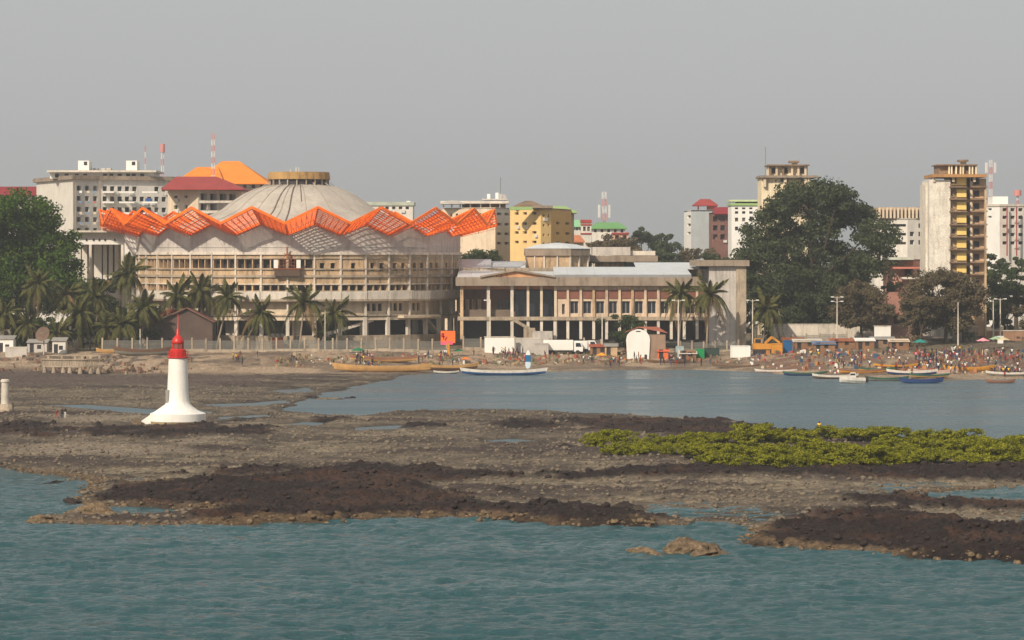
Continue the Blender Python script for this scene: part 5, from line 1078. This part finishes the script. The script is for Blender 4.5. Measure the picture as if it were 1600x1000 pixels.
pirogue('long ochre wooden canoe drawn up on the sand', 597, 583.5, 18, 2.1, 1.15, wood, wood, R(-7), thw=6)
pirogue('blue hulled canoe with a white gunwale moored at the beach', 787, 586.5, 15.2, 1.7, .95, bblue, bwhite, R(-1), thw=6, sheer=.55)
pirogue('dark brown canoe between the ochre and the blue canoe', 703, 581, 10.5, 1.5, 1.0, wood_d, wood, R(12)); pirogue('small grey boat low in the water beside the brown canoe', 697, 584, 4.5, 1.1, .5, bgrey, bwhite, 0)
pirogue('second ochre canoe behind the long ochre one', 600, 577, 13, 1.8, 1.0, wood, brown_b, R(-10))
pirogue('dark long boat stranded left of the lighthouse', 225, 574, 11.5, 2.0, 1.3, bgrey, wood_d, R(4)); pirogue('small ochre boat beside the jetty', 168, 572, 4.5, 1.2, .8, wood, wood, R(-4))
BO = [('white canoe furthest left of the right hand boats',1212,583,8.2,1.1,.65,bpink,bwhite,-3),('blue canoe with green stern near the white canoe',1258,587,8.5,1.4,.8,bnavy,bgreen,3),('olive canoe drawn up on the bank',1150,578,9.5,1.4,.7,bgrey,wood_d,-9),('thin brown canoe below the arched hut',1045,574,9.0,1.2,.6,wood_d,wood_d,-6),
      ('dark canoe with a white bow left of the motorboat',1305,592,8.5,1.5,.9,wood_d,bwhite,-2),('orange striped canoe behind the motorboat',1345,588,8.5,1.4,.8,byel,brown_b,2),('yellow canoe with green bow behind the grey canoe',1372,587,7.5,1.4,.8,byel,bgreen,-3),('grey green canoe right of the motorboat',1386,595,8.0,1.5,.8,bgrey,bgreen,2),
      ('navy canoe moored in front',1440,599,8.0,1.6,1.0,bblue,bnavy,3),('white and navy canoe behind the navy one',1425,590,9.5,1.6,1.0,bnavy,bwhite,-2),('white topped canoe touching the yellow boat',1462,588.5,8.5,1.5,.9,bwhite,bpink,2),('long bright yellow canoe on the market beach',1515,587,10,1.6,1.0,byel,byel,2),
      ('grey long canoe at the right edge of the beach',1580,590,9.5,1.5,.9,bgrey,bwhite,-2),('little brown boat afloat alone near the right edge',1563,598.5,5.4,1.3,.7,brown_b,brown_b,-4),('brown canoe behind the yellow boats',1400,585,8.5,1.4,.8,wood_d,byel,1),('tan canoe between navy canoes and beach',1452,594,7.5,1.4,.7,wood,bgreen,-1)]
for (l, px, py, L_, w, h, a, b2, rz) in BO: pirogue(l, px, py, L_*.92, w*.9, h*.8, a, b2, R(rz))
x, Y = (1333-CX)*(H*F/199)/F, H*F/199; mbt = thing('motorboat', 'small white motorboat with an outboard engine', 'boat', (x, Y, -.1), R(-4))
V = []; Fc = []
for i in range(11):
    t = i/10; w = .95*(1-(1-t)**2.6*.95) if t < .6 else .93; k = .35*(1-t)**2
    for (yy, zz_) in ((-w, 1.0+.35*(1-t)), (-w*.95, .55+.2*(1-t)), (-w*.5, k+.1), (0, k), (w*.5, k+.1), (w*.95, .55+.2*(1-t)), (w, 1.0+.35*(1-t))): V.append((-2.3+4.4*t, yy, zz_))
for i in range(10):
    for j in range(6): q = i*7+j; Fc.append((q, q+7, q+8, q+1))
MB().add(V, Fc+[tuple(range(70,77))]).build('hull', bwhite, mbt); MB().add([(V[i*7][0], V[i*7][1]*.97, V[i*7][2]-.08) for i in range(11)]+[(V[i*7+6][0], V[i*7+6][1]*.97, V[i*7+6][2]-.08) for i in range(11)], [(i, i+1, i+12, i+11) for i in range(10)]).build('deck', conc_l, mbt)
MB().extr_y([(-.9, 1.1), (.5, 1.1), (.4, 1.95), (-.4, 1.95)], -.6, .6).build('cabin', bwhite, mbt); MB().extr_y([(-.6, 1.5), (.35, 1.5), (.3, 1.8), (-.4, 1.8)], -.63, -.605).build('cabin_window', dark_b, mbt); MB().box(2.1, 2.6, -.25, .25, .3, 1.3).build('outboard', dark, mbt)
# ------------------------------------------------------------------ people: one skinned body per pose
def body(pose):
    J = {'pel': (0,0,.93,.125), 'wai': (0,0,1.10,.115), 'che': (0,-.01,1.30,.145), 'nec': (0,0,1.47,.052), 'hed': (0,-.02,1.58,.088), 'top': (0,-.01,1.69,.075)}
    E = [('pel','wai'),('wai','che'),('che','nec'),('nec','hed'),('hed','top')]
    for s, S in ((-1,'l'), (1,'r')):
        J['hip'+S] = (s*.09,0,.88,.085); J['kne'+S] = (s*.10,-.02,.49,.058); J['ank'+S] = (s*.10,.02,.09,.042); J['toe'+S] = (s*.11,-.14,.035,.034)
        J['sho'+S] = (s*.19,0,1.40,.058); J['elb'+S] = (s*.25,.03,1.13,.042); J['wri'+S] = (s*.26,-.06,.89,.032); J['han'+S] = (s*.26,-.09,.79,.034)
        E += [('pel','hip'+S),('hip'+S,'kne'+S),('kne'+S,'ank'+S),('ank'+S,'toe'+S),('che','sho'+S),('sho'+S,'elb'+S),('elb'+S,'wri'+S),('wri'+S,'han'+S)]
    def mv(k, x, y, z): J[k] = (x, y, z, J[k][3])
    if pose == 'walk':
        mv('knel', -.10,-.20,.52); mv('ankl', -.10,-.22,.10); mv('toel', -.10,-.38,.06); mv('kner', .10,.05,.50); mv('ankr', .10,.30,.12); mv('toer', .10,.18,.035)
        mv('elbl', -.24,.14,1.15); mv('wril', -.24,.16,.92); mv('hanl', -.24,.15,.82); mv('elbr', .24,-.12,1.15); mv('wrir', .22,-.28,.97); mv('hanr', .21,-.36,.93)
    if pose == 'carry':
        mv('elbl', -.30,-.05,1.58); mv('wril', -.17,-.03,1.78); mv('hanl', -.10,-.02,1.84); mv('elbr', .27,-.02,1.14)
    if pose == 'bend':
        for k, (y, z) in {'wai': (-.12,1.04), 'che': (-.32,1.12), 'nec': (-.48,1.16), 'hed': (-.58,1.18), 'top': (-.68,1.20)}.items(): mv(k, 0, y, z)
        for s, S in ((-1,'l'), (1,'r')): mv('sho'+S, s*.18,-.40,1.12); mv('elb'+S, s*.20,-.45,.85); mv('wri'+S, s*.16,-.50,.60); mv('han'+S, s*.15,-.51,.50)
    if pose == 'sit':
        for k in ('pel','wai','che','nec','hed','top'): x, y, z, r = J[k]; J[k] = (x, y+.05, z-.72, r)
        for s, S in ((-1,'l'), (1,'r')):
            mv('hip'+S, s*.10,0,.18); mv('kne'+S, s*.14,-.36,.42); mv('ank'+S, s*.14,-.46,.06); mv('toe'+S, s*.14,-.60,.035)
            mv('sho'+S, s*.19,.04,.69); mv('elb'+S, s*.25,-.12,.46); mv('wri'+S, s*.18,-.32,.44); mv('han'+S, s*.15,-.40,.43)
    K = list(J); me = bpy.data.meshes.new('sk'); me.from_pydata([J[k][:3] for k in K], [(K.index(a), K.index(b)) for a, b in E], [])
    o = bpy.data.objects.new('sk', me); C.objects.link(o); md = o.modifiers.new('s', 'SKIN'); md.use_smooth_shade = True
    sv = me.skin_vertices[0].data
    for i, k in enumerate(K): sv[i].radius = (J[k][3], J[k][3]); sv[i].use_root = k == 'pel'
    ss = o.modifiers.new('u', 'SUBSURF'); ss.levels = 1; ss.render_levels = 1
    dg_ = bpy.context.evaluated_depsgraph_get(); m2 = bpy.data.meshes.new_from_object(o.evaluated_get(dg_)); m2.name = 'person_'+pose
    bpy.data.objects.remove(o); bpy.data.meshes.remove(me)
    off = .72 if pose == 'sit' else 0
    m2.materials.clear()
    for k in range(4): m2.materials.append(mat('skin_dark', lin(78,54,42), var=.05))
    JV = {k: Vector(J[k][:3]) for k in K}; lower = [k for k in K if k[:3] in ('hip','kne','ank','toe')]+['pel']; 
    for p in m2.polygons:
        c = p.center; best = min(K, key=lambda k: (JV[k]-c).length)
        b3 = best[:3]
        p.material_index = 3 if (b3 == 'top' or (b3 == 'hed' and c.y > JV['hed'].y+.03)) else 0 if b3 in ('hed','nec','elb','wri','han','toe') else 2 if b3 in ('hip','kne','ank','pel') else 1
    return m2
BODY = {p: body(p) for p in ('stand', 'walk', 'carry', 'bend', 'sit')}
skins = [mat('skin_a', lin(78,54,42), var=.05), mat('skin_b', lin(98,68,52), var=.05)]; hairm = mat('hair_black', lin(24,20,20), var=.05)
CL = {n: mat('garment_'+n, lin(*c), var=.08) for n, c in dict(white=(228,226,220), red=(168,52,50), navy=(38,44,74), blue=(62,84,124), yellow=(228,184,50), green=(56,112,74), black=(34,32,34), grey=(128,126,124), orange=(222,110,44), pink=(216,140,150), brown=(112,76,56), teal=(40,120,120)).items()}
PV = dict(stand='standing', walk='walking', carry='arm raised', bend='bending', sit='sitting')
def person(px, Y, top, bot, pose, where, rz, h=1.0, xz=None):
    x = (px-CX)*Y/F; z = gz(x, Y) if xz is None else xz; l = f'person in {top} top and {bot} bottoms, {PV[pose]}, {where}'
    o = put('person', BODY[pose], None, (x, Y, z-.02), rz); o.scale = (h, h, h); tag(o, l, 'person', l.replace('person', 'people', 1))
    for i, m in enumerate((random.choice(skins), CL[top], CL[bot], hairm)): o.material_slots[i].link = 'OBJECT'; o.material_slots[i].material = m
    return o
TOPS = ['white','white','red','navy','blue','yellow','green','black','grey','grey','pink','brown','brown','black','navy','black','white','brown','navy']; BOTS = ['navy','black','brown','grey','blue','black','brown','navy','red']
def crowd(n, pxa, pxb, d0, d1, where, seed, poses=('stand','stand','walk','stand','carry','bend','sit'), tops=TOPS):
    g = random.Random(seed); done = []; t = 0; hub = [(g.uniform(pxa, pxb), g.uniform(d0, d1)) for _ in range(max(2, n//7))]
    while len(done) < n and t < n*40:
        t += 1; hc = g.choice(hub); px = min(max(g.gauss(hc[0], 9), pxa), pxb) if g.random() < .8 else g.uniform(pxa, pxb); dd = min(max(g.gauss(hc[1], 5), d0), d1); Y = float(yshore(px))+dd; x = (px-CX)*Y/F
        if any((x-a)**2+(Y-b)**2 < .5 for a, b in done): continue
        done.append((x, Y)); person(px, Y, g.choice(tops), g.choice(BOTS), g.choice(poses), where, g.uniform(0, 6.28), g.uniform(.9, 1.06))
crowd(85, 1485, 1598, 6, 58, 'in the dense market end', 1)
crowd(46, 1400, 1490, 10, 50, 'by the market trees', 2)
crowd(9, 1422, 1470, 22, 40, 'by the teal parasol', 3, tops=['red','red','pink'])
crowd(30, 1290, 1400, 14, 50, 'among the low stalls', 4)
crowd(8, 1190, 1290, 10, 40, 'above the white canoe', 5)
crowd(20, 905, 1010, 3, 26, 'below the white trucks', 6, tops=['red','orange','yellow','green','white','red','black'])
crowd(14, 1015, 1130, 8, 30, 'near the arched hut', 7)
crowd(20, 770, 905, 14, 30, 'before the conference wing', 8)
crowd(14, 640, 770, 12, 28, 'around the orange billboard', 9)
crowd(14, 470, 640, 16, 32, 'behind the ochre canoes', 10)
crowd(8, 300, 470, 14, 32, 'on the open sand', 11)
person(372, 606, 'red', 'black', 'walk', 'alone on sand', R(90), 1.0)
for px, t, b_, p in ((88, 'red', 'red', 'bend'), (97, 'black', 'navy', 'stand'), (102, 'black', 'white', 'stand')): person(px, 418, t, b_, p, 'left of the lighthouse', R(30), .8)
person(1280, 396, 'yellow', 'black', 'stand', 'wading behind the bushes', R(180), 1.0, -.5)
person(1446, 590, 'red', 'navy', 'sit', 'in the navy canoe', 1, 1, .3)
for px, t in ((1305, 'white'), (1425, 'black'), (1570, 'red')): person(px, 566, t, 'black', 'stand', 'beside the moored canoes', 2, .95, -.25)

# ------------------------------------------------------------------ stones
def stone_mesh(name, seed, m, flat=.6, n=9, k=6, rough=0):
    g = random.Random(seed); b = MB(); V = []; F_ = []
    ph = [g.uniform(0, 6.28) for _ in range(4)]
    for j in range(k):
        la = -PI/2+PI*j/(k-1)
        for i in range(n):
            lo = 2*PI*i/n; rr = 1+.22*math.sin(2*lo+ph[0])+.16*math.sin(3*lo+ph[1]+la*2)+.12*math.sin(5*la+ph[2])+g.uniform(-.1,.1)*(1 if not rough else .5)
            if rough: rr += rough*(float(ridged(np.array([lo*1.6+seed]), np.array([la*2.2]), 4, seed)[0])-.5); rr *= 1 if la > -.2 else 1.1
            V.append((rr*math.cos(la)*math.cos(lo), rr*math.cos(la)*math.sin(lo)*.8, flat*rr*math.sin(la)))
    for j in range(k-1):
        for i in range(n): F_.append((j*n+i, j*n+(i+1)%n, (j+1)*n+(i+1)%n, (j+1)*n+i))
    return b.add(V, F_).mesh(name, m)
st_brown = mat('stone_brown', (.150,.105,.062), var=.5, scale=1.6, fine=.4, bump=.9, stain=.5, stain_col=(.05,.035,.025)); st_dark = mat('stone_dark', (.028,.019,.017), var=.35, scale=1.2, fine=.3, bump=.6); st_grey = mat('stone_grey', (.15,.12,.088), var=.3, scale=1.2, fine=.3)
def boulder(label, px, py, r, m, seed, flat=.5, sx=1.0, dz=0):
    Y = H*F/(py-HZ); x = (px-CX)*Y/F; o = put('boulder', stone_mesh('boulder', seed, m, flat, 26, 16, .75), None, (x, Y, max(gz(x, Y), -.15)+dz), seed); o.scale = (r*sx, r, r); return tag(o, label, 'rock')
for i, a in enumerate([('large brown rock standing in the water off the reef, left half',1068,862,1.45,st_brown,.60,1.3),('large brown rock in the water off the reef, right half',1108,865,1.4,st_brown,.42,1.7),('low brown rock left of the large water rock',1003,865,.95,st_brown,.45,1.8),('flat dark stone breaking the water near the big brown rock',1040,838,.5,st_dark,.25,2.4),('small dark rock just above the large water rock',1075,834,.4,st_dark,.4,2.2),
      ('rounded brown rock on the left spit',150,810,1.15,st_brown,.55,1.9),('small rounded brown rock at the spit tip',66,818,.75,st_brown,.5,1.5),('dark pointed rock in the left inlet',86,756,.7,st_dark,.45,2.0),('dark rock at the left tip of the reef',112,788,.8,st_dark,.45,2.0),
      ('lone dark rock on the flat left of the bushes',883,707,.55,st_dark,.6,1.5),('brown rock at the reef edge, centre right',845,800,1.0,st_dark,.55,1.6),('dark stone in the shallow bay, leftmost of three',486,622,.9,st_dark,.4,2.4),('dark stone in the shallow bay, middle of three',512,624,.8,st_grey,.4,2.6),('dark stone in the shallow bay, right of three',548,622,.7,st_dark,.4,2.0),('brown foot rock beside the lighthouse ramp',214,668,.9,st_brown,.5,1.6),('pale block on the flat at the far left',20,716,.6,st_grey,.5,2.0)]):
    boulder(a[0], a[1], a[2], a[3], a[4], 500+i, a[5], a[6])
def scatter(name, label, n, m, seed, sel, s0, s1):
    g = np.random.default_rng(seed); idx = np.where(sel)[0]; wgt = YY[idx]**.6; ch = g.choice(idx, n, p=wgt/wgt.sum())
    base = [stone_mesh('b', seed*10+i, None, .6) for i in range(4)]; bv = []; 
    for bm_ in base: v = np.empty(len(bm_.vertices)*3); bm_.vertices.foreach_get('co', v); bv.append(v.reshape(-1, 3))
    fq = np.array([p.vertices[:] for p in base[0].polygons]); nv = len(bv[0]); V = np.empty((n, nv, 3)); ang = g.random(n)*6.28; sc_ = s0*(s1/s0)**(g.random(n)**2.2)
    for i in range(n):
        b_ = bv[i % 4]; c, s = math.cos(ang[i]), math.sin(ang[i]); k = sc_[i]
        V[i, :, 0] = (b_[:, 0]*c-b_[:, 1]*s)*k; V[i, :, 1] = (b_[:, 0]*s+b_[:, 1]*c)*k; V[i, :, 2] = b_[:, 2]*k
    j = g.normal(size=(n, 2))*.25
    V[:, :, 0] += (XX[ch]+j[:, 0])[:, None]; V[:, :, 1] += (YY[ch]+j[:, 1])[:, None]; V[:, :, 2] += (GZ[ch]+sc_*.12)[:, None]
    Fq = (fq[None]+(np.arange(n)*nv)[:, None, None]).reshape(-1, 4); me = bpy.data.meshes.new(name); me.vertices.add(n*nv); me.vertices.foreach_set('co', V.astype(np.float32).ravel())
    me.loops.add(Fq.size); me.loops.foreach_set('vertex_index', Fq.ravel().astype(np.int32)); me.polygons.add(len(Fq)); me.polygons.foreach_set('loop_start', np.arange(0, Fq.size, 4, dtype=np.int32)); me.materials.append(m); me.update(); me.validate()
    for b_ in base: bpy.data.meshes.remove(b_)
    o = put(name, me); tag(o, label, 'stones'); return kind(o, 'stuff')
frame_ = np.abs(XX/YY) < .2
scatter('reef_rubble', 'dark rubble covering the rock reefs', 4200, st_dark, 3, (GROCK > .5) & (GSD > .3) & frame_, .06, .42)
scatter('flat_stones', 'grey brown stones strewn over the tidal flat', 9000, st_grey, 4, (GROCK < .4) & (GSD > .6) & (YY < 520) & frame_, .09, .34)
scatter('edge_stones', 'brown weedy stones along the water edge', 1500, st_brown, 5, (GSD > -.4) & (GSD < 1.8) & (YY < 330) & frame_, .08, .34)

# ------------------------------------------------------------------ heaps of goods, litter and dry scrub on the beach head
def chips(name, label, n, seed, pxr, dr, s0, s1, cols, cat):
    g = np.random.default_rng(seed); px = g.uniform(*pxr, n); Y = yshore(px)+g.uniform(*dr, n); X = (px-CX)*Y/F
    keep = fbm(X/4, Y/5, 3, seed) > .47; X, Y = X[keep], Y[keep]; b = MB()
    for x, y in zip(X, Y):
        s = s0*(s1/s0)**(random.random()**1.8); z = gz(x, y); a = random.random()*3; c, d = math.cos(a)*s, math.sin(a)*s; h = s*random.uniform(.4, 1.3)
        q = [(x+c*.6-d*.4, y+d*.6+c*.4), (x-c*.6-d*.4, y-d*.6+c*.4), (x-c*.6+d*.4, y-d*.6-c*.4), (x+c*.6+d*.4, y+d*.6-c*.4)]; t = .7+.3*random.random()
        b.add([(*p, z-.05) for p in q]+[(x+(p[0]-x)*t, y+(p[1]-y)*t, z+h) for p in q], [(4,5,6,7),(0,1,5,4),(1,2,6,5),(2,3,7,6),(3,0,4,7)])
    m = bpy.data.materials.new(name); m.use_nodes = True; t = m.node_tree; ge = t.nodes.new('ShaderNodeNewGeometry'); cr = t.nodes.new('ShaderNodeValToRGB'); cr.color_ramp.interpolation = 'CONSTANT'
    while len(cr.color_ramp.elements) < len(cols): cr.color_ramp.elements.new(.5)
    for i, c in enumerate(cols): cr.color_ramp.elements[i].position = i/len(cols); cr.color_ramp.elements[i].color = (*lin(*c), 1)
    t.links.new(ge.outputs['Random Per Island'], cr.inputs[0]); t.links.new(cr.outputs[0], t.nodes['Principled BSDF'].inputs['Base Color']); t.nodes['Principled BSDF'].inputs['Roughness'].default_value = .8
    o = b.build(name, m); tag(o, label, cat); kind(o, 'stuff')
GC = [(150,100,70),(120,80,60),(190,170,140),(160,60,50),(90,80,74),(220,214,204),(60,80,110),(130,96,70),(176,120,70),(100,110,90)]
chips('market_goods', 'heaps of mixed goods and litter across the market beach', 1500, 21, (1170, 1640), (8, 66), .15, .8, GC, 'goods')
chips('beach_litter', 'litter and dry scrub along the beach head', 2200, 22, (430, 1170), (12, 34), .12, .55, [(130,110,80),(150,128,90),(110,96,70),(96,84,62),(170,150,120),(140,90,66),(88,92,60),(200,196,186),(120,104,76),(160,70,56)], 'litter')
chips('wrack_line', 'driftwood and debris along the left shore', 900, 23, (-20, 300), (-10, 30), .15, .7, [(110,88,70),(90,72,60),(140,110,84),(120,70,56),(70,60,54),(150,130,104),(100,84,68),(84,66,54),(112,92,70),(130,100,80)], 'debris')

# ------------------------------------------------------------------ sea haze
hz = MB().box(-40000, 40000, -150, 9300, -3.5, 62).build('haze', None)
hm = bpy.data.materials.new('haze_air'); hm.use_nodes = True; t = hm.node_tree; t.nodes.clear()
o_ = t.nodes.new('ShaderNodeOutputMaterial'); v_ = t.nodes.new('ShaderNodeVolumePrincipled'); v_.inputs['Color'].default_value = (.86, .90, .94, 1); v_.inputs['Density'].default_value = .00017; v_.inputs['Anisotropy'].default_value = .2
t.links.new(v_.outputs[0], o_.inputs['Volume']); hz.data.materials.append(hm); kind(hz, 'stuff'); hz['label'] = 'thin pale sea haze over the whole bay'; hz['category'] = 'haze'
